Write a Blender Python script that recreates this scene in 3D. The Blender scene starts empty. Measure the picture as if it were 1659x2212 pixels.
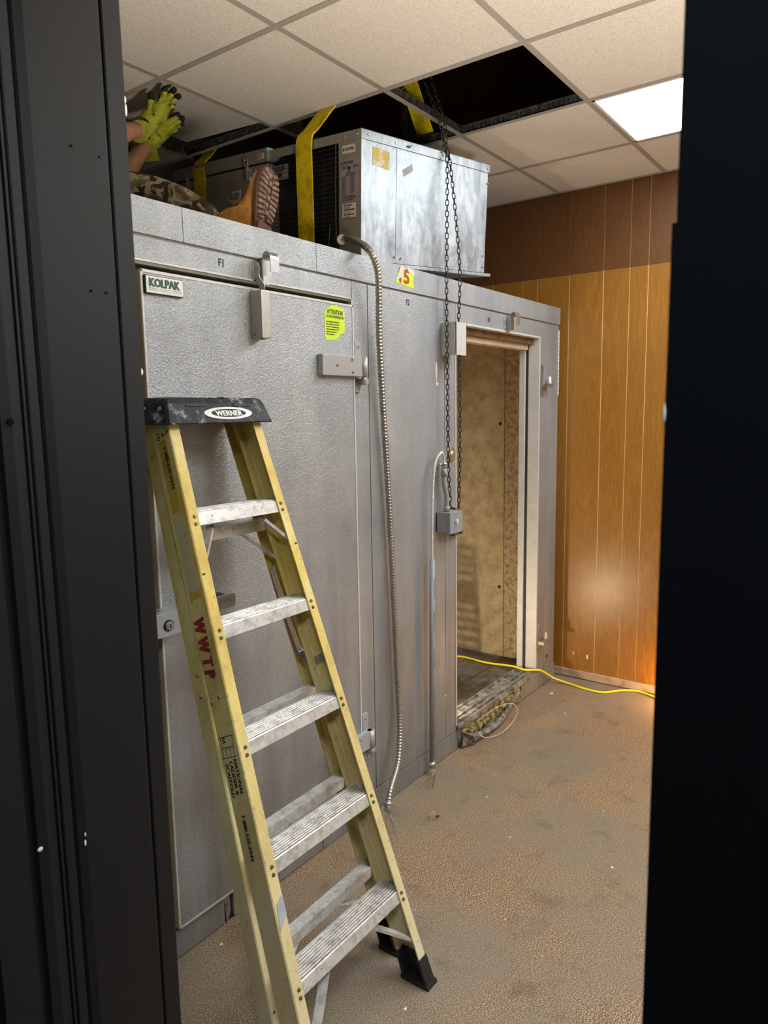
import bpy, bmesh, math, random
from mathutils import Vector, Matrix
from mathutils import noise as mn
random.seed(7)
C = bpy.context.scene.collection
sc = bpy.context.scene
V = Vector
# ---------------------------------------------------------------- camera
cam_d = bpy.data.cameras.new('camera'); cam = bpy.data.objects.new('camera', cam_d); C.objects.link(cam)
cr = V((0.58916914, -0.80785266, -0.0159312)); cd = V((-0.12040845, -0.06828362, -0.99037324)); cf = V((0.79898782, 0.5854156, -0.13750289))
cam.matrix_world = Matrix(((cr.x, -cd.x, -cf.x, 0), (cr.y, -cd.y, -cf.y, 0), (cr.z, -cd.z, -cf.z, 1.705), (0, 0, 0, 1)))
cam_d.sensor_fit = 'AUTO'; cam_d.sensor_width = 36; cam_d.lens = 1557.4 / 2212 * 36
cam_d.clip_start = 0.02
cam_d.dof.use_dof = True; cam_d.dof.focus_distance = 2.6; cam_d.dof.aperture_fstop = 7.5
sc.camera = cam
# ---------------------------------------------------------------- world, exposure
w = bpy.data.worlds.new('world'); sc.world = w; w.use_nodes = True
w.node_tree.nodes['Background'].inputs[0].default_value = (0.75, 0.85, 1, 1)
w.node_tree.nodes['Background'].inputs[1].default_value = 0.006
sc.view_settings.view_transform = 'Standard'; sc.view_settings.look = 'None'; sc.view_settings.gamma = 1
sc.view_settings.use_curve_mapping = False
sc.view_settings.exposure = 1.35
PANEL_E = 7.5        # LED ceiling panels
ROOM_E = 16.0          # unseen area light added behind the camera
WORK_W = 9.0          # work lamp inside the cooler
UP_W = 135.0           # unseen uplight added to brighten the ceiling
GLOW_W = 2.2          # lamp on the floor by the panelled wall


# ---------------------------------------------------------------- materials
class NT:
    def __init__(s, name):
        s.m = bpy.data.materials.new(name); s.m.use_nodes = True; s.t = s.m.node_tree; s.n = s.t.nodes; s.b = s.n['Principled BSDF']
        s.tc = s.n.new('ShaderNodeTexCoord')
    def add(s, typ, **kw):
        n = s.n.new(typ)
        for k, v in kw.items():
            if k in n.inputs: n.inputs[k].default_value = v
            else: setattr(n, k, v)
        return n
    def link(s, a, b): s.t.links.new(a, b)
    def mapping(s, scale=(1, 1, 1), src='Object'):
        m = s.add('ShaderNodeMapping'); m.inputs['Scale'].default_value = scale; s.link(s.tc.outputs[src], m.inputs['Vector']); return m.outputs[0]
    def noise(s, scale, detail=4, rough=.6, vec=None, dist=0):
        n = s.add('ShaderNodeTexNoise', Scale=scale, Detail=detail, Roughness=rough, Distortion=dist)
        s.link(vec or s.tc.outputs['Object'], n.inputs['Vector']); return n.outputs['Fac']
    def ramp(s, fac, stops, interp='LINEAR'):
        r = s.add('ShaderNodeValToRGB'); r.color_ramp.interpolation = interp
        e = r.color_ramp.elements
        while len(e) < len(stops): e.new(.5)
        for i, (p, c) in enumerate(stops):
            e[i].position = p; e[i].color = (c[0], c[1], c[2], 1) if not isinstance(c, (int, float)) else (c, c, c, 1)
        s.link(fac, r.inputs[0]); return r.outputs[0]
    def mix(s, fac, a, b, mode='MIX'):
        n = s.add('ShaderNodeMix', data_type='RGBA', blend_type=mode)
        for i, v in ((0, fac), (6, a), (7, b)):
            if isinstance(v, (int, float)): n.inputs[i].default_value = v
            elif isinstance(v, tuple): n.inputs[i].default_value = (v[0], v[1], v[2], 1)
            else: s.link(v, n.inputs[i])
        return n.outputs[2]
    def bump(s, h, strength=.3, dist=.002):
        n = s.add('ShaderNodeBump', Strength=strength, Distance=dist); s.link(h, n.inputs['Height']); s.link(n.outputs[0], s.b.inputs['Normal'])
    def base(s, c):
        if isinstance(c, tuple): s.b.inputs['Base Color'].default_value = (c[0], c[1], c[2], 1)
        else: s.link(c, s.b.inputs['Base Color'])
    def set(s, rough=.5, metal=0, spec=.5):
        s.b.inputs['Roughness'].default_value = rough; s.b.inputs['Metallic'].default_value = metal; s.b.inputs['Specular IOR Level'].default_value = spec


def plain(name, col, rough=.5, metal=0, var=.12, scale=30, spec=.5):
    t = NT(name); f = t.noise(scale, 5, .65)
    t.base(t.ramp(f, [(.3, tuple(c * (1 - var) for c in col)), (.7, tuple(min(1, c * (1 + var)) for c in col))]))
    t.set(rough, metal, spec); return t.m


def emit(name, col, st):
    t = NT(name); t.b.inputs['Base Color'].default_value = (0.8, 0.8, 0.8, 1)
    t.b.inputs['Emission Color'].default_value = (*col, 1); t.b.inputs['Emission Strength'].default_value = st; return t.m


def mat_stucco():
    t = NT('stucco embossed aluminium')
    big = t.noise(2.2, 6, .62); streak = t.noise(3.0, 5, .65, t.mapping((3.2, 3.2, .35)))
    fine = t.noise(420, 2, .6)
    sep = t.add('ShaderNodeSeparateXYZ'); t.link(t.tc.outputs['Object'], sep.inputs[0])
    mr = t.add('ShaderNodeMapRange'); t.link(sep.outputs[2], mr.inputs[0])
    mr.inputs[1].default_value = 0.0; mr.inputs[2].default_value = 1.5; mr.inputs[3].default_value = 1; mr.inputs[4].default_value = 0
    c = t.ramp(big, [(.30, (.30, .33, .355)), (.5, (.43, .465, .495)), (.72, (.57, .605, .635))])
    c = t.mix(.22, c, t.ramp(streak, [(.34, (.30, .305, .31)), (.62, (.60, .61, .62))]))
    low_mask = t.add('ShaderNodeMath', operation='MULTIPLY'); t.link(mr.outputs[0], low_mask.inputs[0]); t.link(t.ramp(streak, [(.25, 1.0), (.75, .25)]), low_mask.inputs[1])  # tone darker towards the bottom, uneven along the streaks
    c = t.mix(low_mask.outputs[0], c, (.21, .20, .187))
    c = t.mix(t.ramp(fine, [(.40, .35), (.62, 0.0)]), c, (.2, .2, .2))
    t.base(c); t.set(.44, .5)
    b = t.add('ShaderNodeTexNoise', Scale=150, Detail=2.5, Roughness=.55, Distortion=.8); t.link(t.tc.outputs['Object'], b.inputs['Vector'])
    t.bump(b.outputs['Fac'], .75, .004); return t.m


def mat_galv():
    t = NT('galvanised sheet steel')
    v = t.add('ShaderNodeTexVoronoi', Scale=26, Randomness=1); t.link(t.tc.outputs['Object'], v.inputs['Vector'])
    n = t.noise(5, 7, .72, t.mapping((2.2, 2.2, .8)), 1.3)
    bw = t.add('ShaderNodeRGBToBW'); t.link(v.outputs['Color'], bw.inputs[0])
    c = t.mix(.25, t.ramp(n, [(.33, (.27, .305, .335)), (.47, (.38, .42, .455)), (.62, (.55, .59, .625))]), bw.outputs[0], 'SOFT_LIGHT')
    t.base(c); t.set(.36, .72)
    t.link(t.ramp(n, [(.3, .40), (.7, .55)]), t.b.inputs['Roughness']); t.bump(n, .12, .002); return t.m


def mat_floor():
    t = NT('worn speckled brown floor')
    big = t.noise(1.3, 6, .62); mid = t.noise(7, 5, .7); fine = t.noise(230, 1.5, .6); v = t.noise(290, 1, .5)
    c = t.ramp(fine, [(.36, (.07, .036, .016)), (.5, (.24, .152, .084)), (.64, (.62, .46, .30))])
    grey = t.ramp(v, [(.36, (.085, .068, .048)), (.64, (.36, .30, .22))])
    c = t.mix(t.ramp(big, [(.42, 0.0), (.58, .8)]), c, grey)
    c = t.mix(t.ramp(mid, [(.30, .55), (.46, 0.0)]), c, (.10, .075, .055))
    sp = t.add('ShaderNodeTexVoronoi', Scale=13, Randomness=1); t.link(t.tc.outputs['Object'], sp.inputs['Vector'])
    c = t.mix(t.ramp(sp.outputs['Distance'], [(.028, .8), (.045, 0.0)]), c, (.62, .57, .48))
    t.base(c); t.set(.42, 0, .5)
    t.link(t.ramp(big, [(.3, .34), (.7, .55)]), t.b.inputs['Roughness']); return t.m


def mat_wood(name, lo, mid, hi, seed=0, rough=.34):
    t = NT(name)
    oi = t.add('ShaderNodeObjectInfo'); mul = t.add('ShaderNodeMath', operation='MULTIPLY'); mul.inputs[1].default_value = 9.0; t.link(oi.outputs['Random'], mul.inputs[0])
    mp = t.add('ShaderNodeMapping'); mp.inputs['Scale'].default_value = (1, 5, .62); t.link(t.tc.outputs['Object'], mp.inputs['Vector'])
    cb = t.add('ShaderNodeCombineXYZ'); t.link(mul.outputs[0], cb.inputs[1]); t.link(mul.outputs[0], cb.inputs[2]); t.link(cb.outputs[0], mp.inputs['Location'])
    n1 = t.noise(1.7, 3, .5, mp.outputs[0], 1.4)
    wv = t.add('ShaderNodeMath', operation='MULTIPLY'); wv.inputs[1].default_value = 38; t.link(n1, wv.inputs[0])
    sn = t.add('ShaderNodeMath', operation='SINE'); t.link(wv.outputs[0], sn.inputs[0])
    m2 = t.mapping((1, 70, 2.5)); n2 = t.noise(4, 6, .7, m2)
    c = t.ramp(n2, [(.28, lo), (.52, mid), (.78, hi)])
    c = t.mix(t.ramp(sn.outputs[0], [(.1, .16), (.9, 0.0)]), c, tuple(x * .55 for x in lo))
    c = t.mix(t.ramp(t.noise(1.2, 4, .6), [(.35, .25), (.62, 0.0)]), c, lo)
    t.base(c); t.set(rough, 0, .5); t.bump(n2, .08, .001); return t.m


def mat_tile():
    t = NT('fissured mineral ceiling tile'); n = t.noise(160, 3, .65)
    t.base(t.ramp(n, [(.35, (.66, .60, .53)), (.6, (.82, .76, .68))])); t.set(.95, 0, .1); t.bump(n, .55, .004); return t.m


def mat_fibre():
    t = NT('worn yellow fibreglass')
    n = t.noise(7, 6, .68, t.mapping((1, 1, .45))); f = t.noise(60, 4, .7)
    c = t.ramp(n, [(.30, (.52, .34, .05)), (.48, (.76, .57, .12)), (.66, (.84, .73, .33))])
    sep = t.add('ShaderNodeSeparateXYZ'); t.link(t.tc.outputs['Object'], sep.inputs[0])
    mr = t.add('ShaderNodeMapRange'); t.link(sep.outputs[2], mr.inputs[0]); mr.inputs[1].default_value = .1; mr.inputs[2].default_value = 1.2; mr.inputs[3].default_value = .72; mr.inputs[4].default_value = .08
    c = t.mix(mr.outputs[0], c, (.66, .60, .43))
    c = t.mix(t.ramp(f, [(.28, .55), (.42, 0.0)]), c, (.20, .14, .05))
    c = t.mix(t.ramp(t.noise(22, 5, .7), [(.60, 0.0), (.72, .5)]), c, (.78, .72, .48))
    t.base(c); t.set(.5, 0, .4); t.bump(f, .1, .001); return t.m


def mat_alu_worn(name='scuffed ladder aluminium', a=(.36, .34, .31), b=(.68, .67, .64)):
    t = NT(name); n = t.noise(26, 7, .75); m = t.noise(8, 5, .7, t.mapping((1, 3, 3)))
    c = t.ramp(n, [(.32, a), (.55, b)]); c = t.mix(t.ramp(m, [(.55, 0.0), (.68, .7)]), c, (.82, .81, .77))
    c = t.mix(t.ramp(t.noise(55, 5, .8), [(.30, .8), (.40, 0.0)]), c, (.13, .11, .09))
    t.base(c); t.set(.45, .45); t.bump(n, .15, .001); return t.m


def mat_cap():
    t = NT('paint splashed black plastic'); n = t.noise(30, 8, .8); m = t.noise(9, 4, .6)
    f = t.mix(1.0, t.ramp(n, [(.50, 0.0), (.58, 1.0)]), t.ramp(m, [(.48, .05), (.60, .9)]), 'MULTIPLY')
    t.base(t.mix(f, (.010, .011, .015), (.62, .64, .67))); t.set(.5, 0, .25); return t.m


def mat_camo():
    t = NT('camouflage cloth')
    a = t.noise(11, 2, .45, t.mapping((1, 1, 1.5)), .6); b = t.noise(17, 2, .5, t.mapping((1.3, 1, 1)), .9)
    c = t.ramp(a, [(0, (.09, .07, .04)), (.40, (.20, .155, .09)), (.48, (.36, .30, .19)), (.57, (.15, .165, .085))], 'CONSTANT')
    c = t.mix(t.ramp(b, [(.0, 0.0), (.56, 1.0)], 'CONSTANT'), c, (.045, .032, .02))
    t.base(c); t.set(.9, 0, .2); t.bump(t.noise(90, 3, .6), .2, .002); return t.m


def mat_strap(col):
    t = NT('woven yellow webbing'); wv = t.add('ShaderNodeTexWave', Scale=52, Distortion=.4); wv.bands_direction = 'Z'; t.link(t.tc.outputs['Object'], wv.inputs['Vector'])
    c = t.ramp(t.noise(9, 6, .7), [(.36, tuple(x * .45 for x in col)), (.52, col)]); c = t.mix(t.ramp(wv.outputs[0], [(.2, .35), (.6, 0.0)]), c, tuple(x * .45 for x in col))
    t.base(c); t.set(.8, 0, .2); t.bump(wv.outputs[0], .5, .002); return t.m


def mat_dirty(name, base, dirt, rough=.5, metal=0, sc_=6, lo=.42, hi=.6):
    t = NT(name); n = t.noise(sc_, 7, .75); t.base(t.mix(t.ramp(n, [(lo, 1.0), (hi, 0.0)]), base, dirt)); t.set(rough, metal); t.bump(n, .3, .003); return t.m


M = {}
M['stucco'] = mat_stucco(); M['galv'] = mat_galv(); M['floor'] = mat_floor(); M['tile'] = mat_tile(); M['fibre'] = mat_fibre(); M['alu_worn'] = mat_alu_worn()
M['groove_dark'] = mat_dirty('grimy tread groove', (.20, .18, .155), (.07, .06, .05), .7, .1, 40); M['rib'] = mat_dirty('bright tread rib', (.72, .71, .67), (.30, .27, .23), .4, .3, 34, .40, .52)  # ridge contrast put into the colour: dark grooves, bright rib tops
M['cap'] = mat_cap(); M['camo'] = mat_camo(); M['strap'] = mat_strap((.95, .74, .015))
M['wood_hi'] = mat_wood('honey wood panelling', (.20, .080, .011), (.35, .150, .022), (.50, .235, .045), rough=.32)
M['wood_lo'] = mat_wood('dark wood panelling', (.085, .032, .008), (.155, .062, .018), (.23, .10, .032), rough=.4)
M['groove'] = plain('pale groove line', (.86, .60, .28), .6)
M['tee'] = plain('painted ceiling grid', (.40, .355, .32), .5, 0, .05)
M['tee_web'] = mat_dirty('dusty grid web', (.16, .15, .14), (.03, .03, .03), .5, .4, 40)
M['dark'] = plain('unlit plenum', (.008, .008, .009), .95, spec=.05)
M['jamb'] = plain('charcoal painted steel', (.0058, .0061, .0069), .6, 0, .08, 120, .3)
M['jamb_shade'] = plain('shaded jamb steel', (.0022, .0028, .0035), .85, spec=.08)  # unlit side of the frame: its shade is put into the colour
M['alu'] = plain('brushed aluminium', (.47, .49, .52), .38, .4, .06, 60)
M['alu_trim'] = plain('aluminium trim', (.60, .595, .57), .5, .25, .08, 20)
M['steel'] = plain('dull hardware steel', (.42, .42, .41), .36, .85, .2, 40)
M['zinc'] = plain('zinc screws', (.5, .49, .46), .35, .8)
M['rivet'] = plain('dark rivets', (.16, .15, .14), .4, .7)
M['rust'] = mat_dirty('rust marked steel', (.46, .45, .42), (.24, .16, .09), .42, .6, 60, .30, .42)
M['oldrust'] = mat_dirty('blackened latch metal', (.22, .17, .11), (.05, .035, .02), .5, .4, 60); M['gasket'] = plain('olive vinyl gasket', (.16, .15, .11), .35)
M['tan'] = plain('yellowed vinyl edge', (.55, .43, .29), .6)
M['black'] = plain('matt black', (.012, .012, .012), .6)
M['chain'] = plain('dark oiled chain', (.055, .05, .045), .38, .85, .3, 60)
M['flex'] = plain('flexible steel conduit', (.42, .40, .37), .3, .85, .12, 40)
M['flexw'] = plain('pale armoured cable', (.72, .72, .70), .35, .5)
M['pvc'] = plain('grey plastic conduit', (.27, .285, .30), .42, 0, .05)
M['pvcdark'] = plain('printed grey marking', (.09, .10, .12), .5)
M['wirec'] = plain('copper red wire', (.40, .13, .08), .4); M['wireg'] = plain('green wire', (.05, .22, .09), .4); M['wirek'] = plain('black wire', (.02, .02, .02), .4)
M['cord'] = plain('yellow extension cord', (.90, .74, .02), .38, 0, .03)
M['white'] = plain('white plastic', (.80, .81, .82), .35, 0, .02); M['greenp'] = plain('dark green print', (.018, .085, .060), .5)
M['ink'] = plain('black ink', (.015, .015, .02), .7); M['inkbrown'] = plain('faded dark print', (.045, .034, .02), .7); M['neon'] = plain('fluorescent yellow paper', (.62, .86, .03), .7, 0, .05)
M['redink'] = plain('red print', (.42, .035, .02), .6); M['redpaint'] = plain('red marker paint', (.28, .022, .025), .55, 0, .2)
M['paper'] = plain('torn white paper', (.70, .66, .58), .85); M['cream'] = plain('cream label', (.68, .60, .52), .5, 0, .04); M['lgrey'] = plain('grey rating label', (.30, .265, .27), .5, 0, .04)
M['ylabel'] = mat_dirty('worn yellow label', (.62, .42, .03), (.30, .20, .03), .6, 0, 30, .36, .5); M['creamlab'] = mat_dirty('worn cream sticker', (.60, .52, .28), (.34, .24, .06), .6, 0, 45, .34, .45)
M['ylabel2'] = mat_dirty('peeling yellow label', (.66, .64, .55), (.55, .42, .03), .5, 0, 16, .46, .56)
M['tape'] = plain('grey duct tape', (.33, .34, .35), .5); M['tapeb'] = plain('pale blue tape', (.40, .42, .48), .5)
M['unitpaint'] = plain('taupe painted steel', (.29, .265, .23), .38, .2, .08, 15)
M['mesh'] = plain('black wire guard', (.020, .020, .022), .4, .3); M['coil'] = plain('dark condenser coil', (.010, .010, .011), .6)
M['skin'] = plain('skin', (.50, .245, .155), .55, 0, .12, 40); M['shirt'] = plain('dark tan shirt', (.16, .12, .08), .9)
M['hair'] = plain('brown hair', (.06, .035, .02), .8)
M['glove'] = mat_dirty('yellow work glove', (.45, .46, .030), (.17, .19, .02), .85, 0, 30, .34, .56); M['glovek'] = plain('black glove palm', (.010, .010, .010), .7)
M['boot'] = mat_dirty('tan nubuck leather', (.86, .42, .095), (.48, .20, .045), .75, 0, 22, .30, .55); M['sole'] = plain('brown rubber sole', (.15, .065, .035), .7); M['lug'] = mat_dirty('dusty rubber lugs', (.30, .215, .165), (.16, .09, .06), .8, 0, 30)
M['brass'] = plain('brass eyelets', (.75, .55, .22), .25, .9); M['lace'] = plain('brown laces', (.30, .15, .05), .8)
M['foam'] = mat_dirty('exposed insulation foam', (.52, .42, .16), (.16, .11, .045), .95, 0, 26, .38, .62)
M['sill'] = mat_dirty('grimy metal sill', (.40, .375, .335), (.10, .09, .072), .5, .3, 22)
M['wall_in'] = mat_dirty('stained cream inner panel', (.58, .47, .30), (.36, .28, .17), .5, .1, 14, .36, .62)
M['wall_in2'] = mat_dirty('speckled inner corner panel', (.50, .41, .27), (.20, .15, .09), .6, 0, 34, .38, .56)
M['floor_in'] = mat_dirty('dirty cooler floor', (.20, .17, .13), (.055, .045, .032), .45, .3, 5)
M['timber'] = mat_dirty('stained timber header', (.25, .13, .055), (.12, .06, .03), .7, 0, 12)
M['plaster'] = plain('painted wall', (.55, .5, .44), .9)
M['bboard'] = mat_dirty('bare wood strip', (.52, .40, .29), (.34, .24, .16), .7, 0, 10)
M['leaf'] = plain('dry leaf', (.38, .26, .15), .8); M['teal'] = plain('grey blue metal', (.06, .08, .085), .5, .4)
M['led'] = emit('lit panel', (.90, .965, 1), PANEL_E); M['warm'] = emit('warm lamp', (1, .63, .27), 60); M['warm2'] = emit('orange lamp', (1, .50, .10), 60)


# ---------------------------------------------------------------- builders
ROOT = {}


def mw(o):
    return ROOT.get(o.name, Matrix.Identity(4)) if o else Matrix.Identity(4)


def tag(o, label=None, cat=None, group=None, kind=None):
    if label: o['label'] = label
    if cat: o['category'] = cat
    if group: o['group'] = group
    if kind: o['kind'] = kind
    return o


def empty(name, loc=(0, 0, 0), mat=None, parent=None):
    o = bpy.data.objects.new(name, None); C.objects.link(o); o.empty_display_size = .1
    m = mat if mat is not None else Matrix.Translation(loc)
    o.matrix_world = m; ROOT[o.name] = m.copy(); return o


class B:
    """collects shapes in world coordinates (or local, with local=True at build)"""
    def __init__(s): s.bm = bmesh.new(); s.mi = 0
    def _f(s, f): f.material_index = s.mi; return f
    def box(s, x0, x1, y0, y1, z0, z1, bev=0, m=None):
        r = bmesh.ops.create_cube(s.bm, size=1); vs = r['verts']
        for v in vs:
            v.co = V((x0 + (v.co.x + .5) * (x1 - x0), y0 + (v.co.y + .5) * (y1 - y0), z0 + (v.co.z + .5) * (z1 - z0)))
        s._fin(vs, bev, m); return s
    def _fin(s, vs, bev, m):
        fs = {f for v in vs for f in v.link_faces}
        if bev:
            es = list({e for v in vs for e in v.link_edges})
            r = bmesh.ops.bevel(s.bm, geom=es, offset=bev, segments=2, profile=.7, affect='EDGES')
            fs = set(r['faces']) | {f for f in fs if f.is_valid}
            vs2 = {v for f in fs for v in f.verts}
            stack = list(vs2); 
            for v in stack:
                for f in v.link_faces: fs.add(f)
            vs = {v for f in fs for v in f.verts}
        if m is not None:
            for v in set(vs): v.co = m @ v.co
        for f in fs: f.material_index = s.mi
    def cyl(s, a, b, r, n=16, r2=None, caps=True, smooth=True):
        a = V(a); b = V(b); d = b - a; q = d.to_track_quat('Z', 'Y').to_matrix().to_4x4()
        mm = Matrix.Translation((a + b) / 2) @ q
        rr = bmesh.ops.create_cone(s.bm, cap_ends=caps, segments=n, radius1=r, radius2=r if r2 is None else r2, depth=d.length, matrix=mm)
        for v in rr['verts']:
            for f in v.link_faces:
                f.material_index = s.mi
                if len(f.verts) == 4 and smooth: f.smooth = True
        return s
    def sph(s, c, r, n=12, sx=(1, 1, 1)):
        mm = Matrix.Translation(c) @ Matrix.Diagonal((*sx, 1))
        rr = bmesh.ops.create_uvsphere(s.bm, u_segments=n, v_segments=max(6, n // 2), radius=r, matrix=mm)
        for v in rr['verts']:
            for f in v.link_faces: f.material_index = s.mi; f.smooth = True
        return s
    def loft(s, rings, closed=True, caps=True, smooth=False):
        R = [[s.bm.verts.new(V(p)) for p in r] for r in rings]
        n = len(R[0])
        for i in range(len(R) - 1):
            for j in range(n if closed else n - 1):
                k = (j + 1) % n
                f = s._f(s.bm.faces.new((R[i][j], R[i][k], R[i + 1][k], R[i + 1][j]))); f.smooth = smooth
        if caps and closed:
            for r in (R[0], R[-1]):
                try: s._f(s.bm.faces.new(r))
                except Exception: pass
        return s
    def prism(s, prof, axis_fn, t0, t1):
        """prof: closed list of 2D points; axis_fn(u,v,t)->3D"""
        return s.loft([[axis_fn(u, v, t) for u, v in prof] for t in (t0, t1)])
    def tube(s, pts, r, n=10, closed=False, rf=None, caps=True, flat=None):
        pts = [V(p) for p in pts]; rings = []; up = None
        for i, p in enumerate(pts):
            d = (pts[min(i + 1, len(pts) - 1)] - pts[max(i - 1, 0)]).normalized() if not closed else (pts[(i + 1) % len(pts)] - pts[i - 1]).normalized()
            if up is None: up = V((0, 0, 1)) if abs(d.z) < .9 else V((1, 0, 0))
            up = (up - d * up.dot(d)).normalized(); sd = d.cross(up)
            rad = rf(i) if rf else r; fx, fy = flat or (1, 1)
            rings.append([p + up * math.cos(a) * rad * fx + sd * math.sin(a) * rad * fy for a in [2 * math.pi * k / n for k in range(n)]])
        if closed: rings.append(rings[0]); R = None
        if closed:
            R = [[s.bm.verts.new(q) for q in r] for r in rings[:-1]]
            for i in range(len(R)):
                for j in range(n):
                    f = s._f(s.bm.faces.new((R[i][j], R[i][(j + 1) % n], R[(i + 1) % len(R)][(j + 1) % n], R[(i + 1) % len(R)][j]))); f.smooth = True
            return s
        return s.loft(rings, True, caps, True)
    def ribbon(s, pts, width_dir, wd, th):
        """flat strap through pts; width along width_dir(s)"""
        pts = [V(p) for p in pts]; rings = []
        for i, p in enumerate(pts):
            d = (pts[min(i + 1, len(pts) - 1)] - pts[max(i - 1, 0)]).normalized()
            wv = V(width_dir[i] if isinstance(width_dir, list) else width_dir); wv = (wv - d * wv.dot(d)).normalized(); nn = d.cross(wv).normalized()
            h = wv * wd / 2; t = nn * th / 2
            rings.append([p - h - t, p + h - t, p + h + t, p - h + t])
        return s.loft(rings, True, True, False)
    def build(s, name, mat, parent=None, local=False, smooth_angle=None):
        bmesh.ops.recalc_face_normals(s.bm, faces=s.bm.faces)
        me = bpy.data.meshes.new(name); s.bm.to_mesh(me); s.bm.free()
        for m in (mat if isinstance(mat, (list, tuple)) else [mat]): me.materials.append(M[m])
        o = bpy.data.objects.new(name, me); C.objects.link(o)
        if parent:
            o.parent = parent
            if not local: me.transform(mw(parent).inverted())
            ROOT[o.name] = mw(parent).copy()
        return o


def rebase(o, loc):
    """give a top-level mesh an origin at its base"""
    o.data.transform(Matrix.Translation(-V(loc))); o.location = loc; ROOT[o.name] = Matrix.Translation(loc); return o


def text(b, s, size, org, xd, yd, off=.0, th=.0006, align='LEFT', sx=1.0, shear=0.0, bold=0.0):
    if bold:
        for k in (-1, 0, 1): text(b, s, size, V(org) + V(xd).normalized() * bold * k, xd, yd, off, th + .0001 * (k + 1), align, sx, shear)
        return b
    """stamps lettering as thin raised print into builder b; origin at org, reading along xd, letters' up along yd"""
    cu = bpy.data.curves.new('t', 'FONT'); cu.body = s; cu.size = size; cu.align_x = align; cu.offset = off; cu.resolution_u = 2; cu.shear = shear; cu.space_line = .95
    o = bpy.data.objects.new('t', cu); C.objects.link(o)
    dg = bpy.context.evaluated_depsgraph_get(); dg.update(); me = bpy.data.meshes.new_from_object(o.evaluated_get(dg))
    bpy.data.objects.remove(o); bpy.data.curves.remove(cu)
    xd = V(xd).normalized(); yd = V(yd).normalized(); n = xd.cross(yd).normalized(); org = V(org)
    vs = [b.bm.verts.new(org + xd * v.co.x * sx + yd * v.co.y + n * th) for v in me.vertices]
    for p in me.polygons:
        try: f = b.bm.faces.new([vs[i] for i in p.vertices]); f.material_index = b.mi
        except Exception: pass
    bpy.data.meshes.remove(me); return b


def dup(o, mat, parent):
    c = o.copy(); C.objects.link(c); c.parent = parent; c.matrix_local = mat; return c


def frange(a, b, n): return [a + (b - a) * i / (n - 1) for i in range(n)]


def catmull(P, k=8):
    P = [V(p) for p in P]; out = []
    for i in range(len(P) - 1):
        p0 = P[max(i - 1, 0)]; p1 = P[i]; p2 = P[i + 1]; p3 = P[min(i + 2, len(P) - 1)]
        for j in range(k):
            t = j / k
            out.append(.5 * ((2 * p1) + (p2 - p0) * t + (2 * p0 - 5 * p1 + 4 * p2 - p3) * t * t + (3 * p1 - p0 - 3 * p2 + p3) * t ** 3))
    out.append(P[-1]); return out


def resample(pts, step):
    out = [pts[0].copy()]; acc = 0
    for i in range(1, len(pts)):
        a = pts[i - 1]; b = pts[i]; L = (b - a).length
        while acc + L >= step:
            t = (step - acc) / L; a = a + (b - a) * t; out.append(a.copy()); L = (b - a).length; acc = 0
        acc += L
    return out


# ================================================================ ROOM
WX = 4.287; CZ = 2.98; YF = 1.765; GX = 2.508; GY = 1.8035; T = .6096; YR = -2.2; YB = 3.75; XD = .79
fl = B().box(-2.5, 4.40, -3.5, 4.0, -.06, 0).build('floor', 'floor'); tag(fl, kind='structure')
# ---- panelled end wall, plank by plank
wall = empty('wall_back', (WX, 0, 0)); tag(wall, kind='structure')
B().box(WX + .0015, WX + .10, YR, YB, 0, 3.9).build('backing', 'groove', wall)
ys = [3.75, 3.55, 3.40, 3.20, 3.09, 2.88, 2.68, 2.53, 2.43, 2.243, 2.04, 1.936, 1.731, 1.523, 1.370, 1.266, 1.02, .87, .67, .57, .36, .16, .01, -.09, -.33, -.54, -.64, -.85, -1.05, -1.2, -1.45, -1.65, -1.9, -2.05, -2.2]
for i in range(len(ys) - 1):
    a, b = ys[i + 1] + .0018, ys[i] - .0018
    dx = random.uniform(-.0006, .0006)
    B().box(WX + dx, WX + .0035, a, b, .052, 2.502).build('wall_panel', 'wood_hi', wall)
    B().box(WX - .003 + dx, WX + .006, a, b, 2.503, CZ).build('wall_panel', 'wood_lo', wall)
for (y, z, a, c) in ((1.568, .150, .007, .016), (1.656, .16, .003, .010), (1.50, .42, .001, .006)):
    B().sph((WX - .001, y, z), 1, 8, (.0015, a, c)).build('scuff_mark', 'paper', wall)
tag(B().box(WX - .014, WX + .004, YR, 1.95, 0.006, .050, .002).build('baseboard_back', 'bboard'), kind='structure')
tag(B().box(-2.5, 4.4, YR - .1, YR, 0, 3.9).build('wall_right', 'plaster'), kind='structure')
tag(B().box(XD - .1, 4.4, YB, YB + .1, 0, 3.9).build('wall_left', 'plaster'), kind='structure')
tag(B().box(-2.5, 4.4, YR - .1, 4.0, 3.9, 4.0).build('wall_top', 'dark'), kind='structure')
# front wall with the doorway
fw = empty('wall_front', (XD, 0, 0)); tag(fw, kind='structure')
B().box(.62, XD, 1.13, YB + .1, 0, 3.9).build('side_section', 'jamb', fw)
B().box(.62, .797, YR, .10, 0, 3.9).build('side_section', 'jamb_shade', fw)
B().box(.62, XD, .10, 1.13, 2.60, 3.9).build('lintel', 'jamb_shade', fw)

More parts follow.
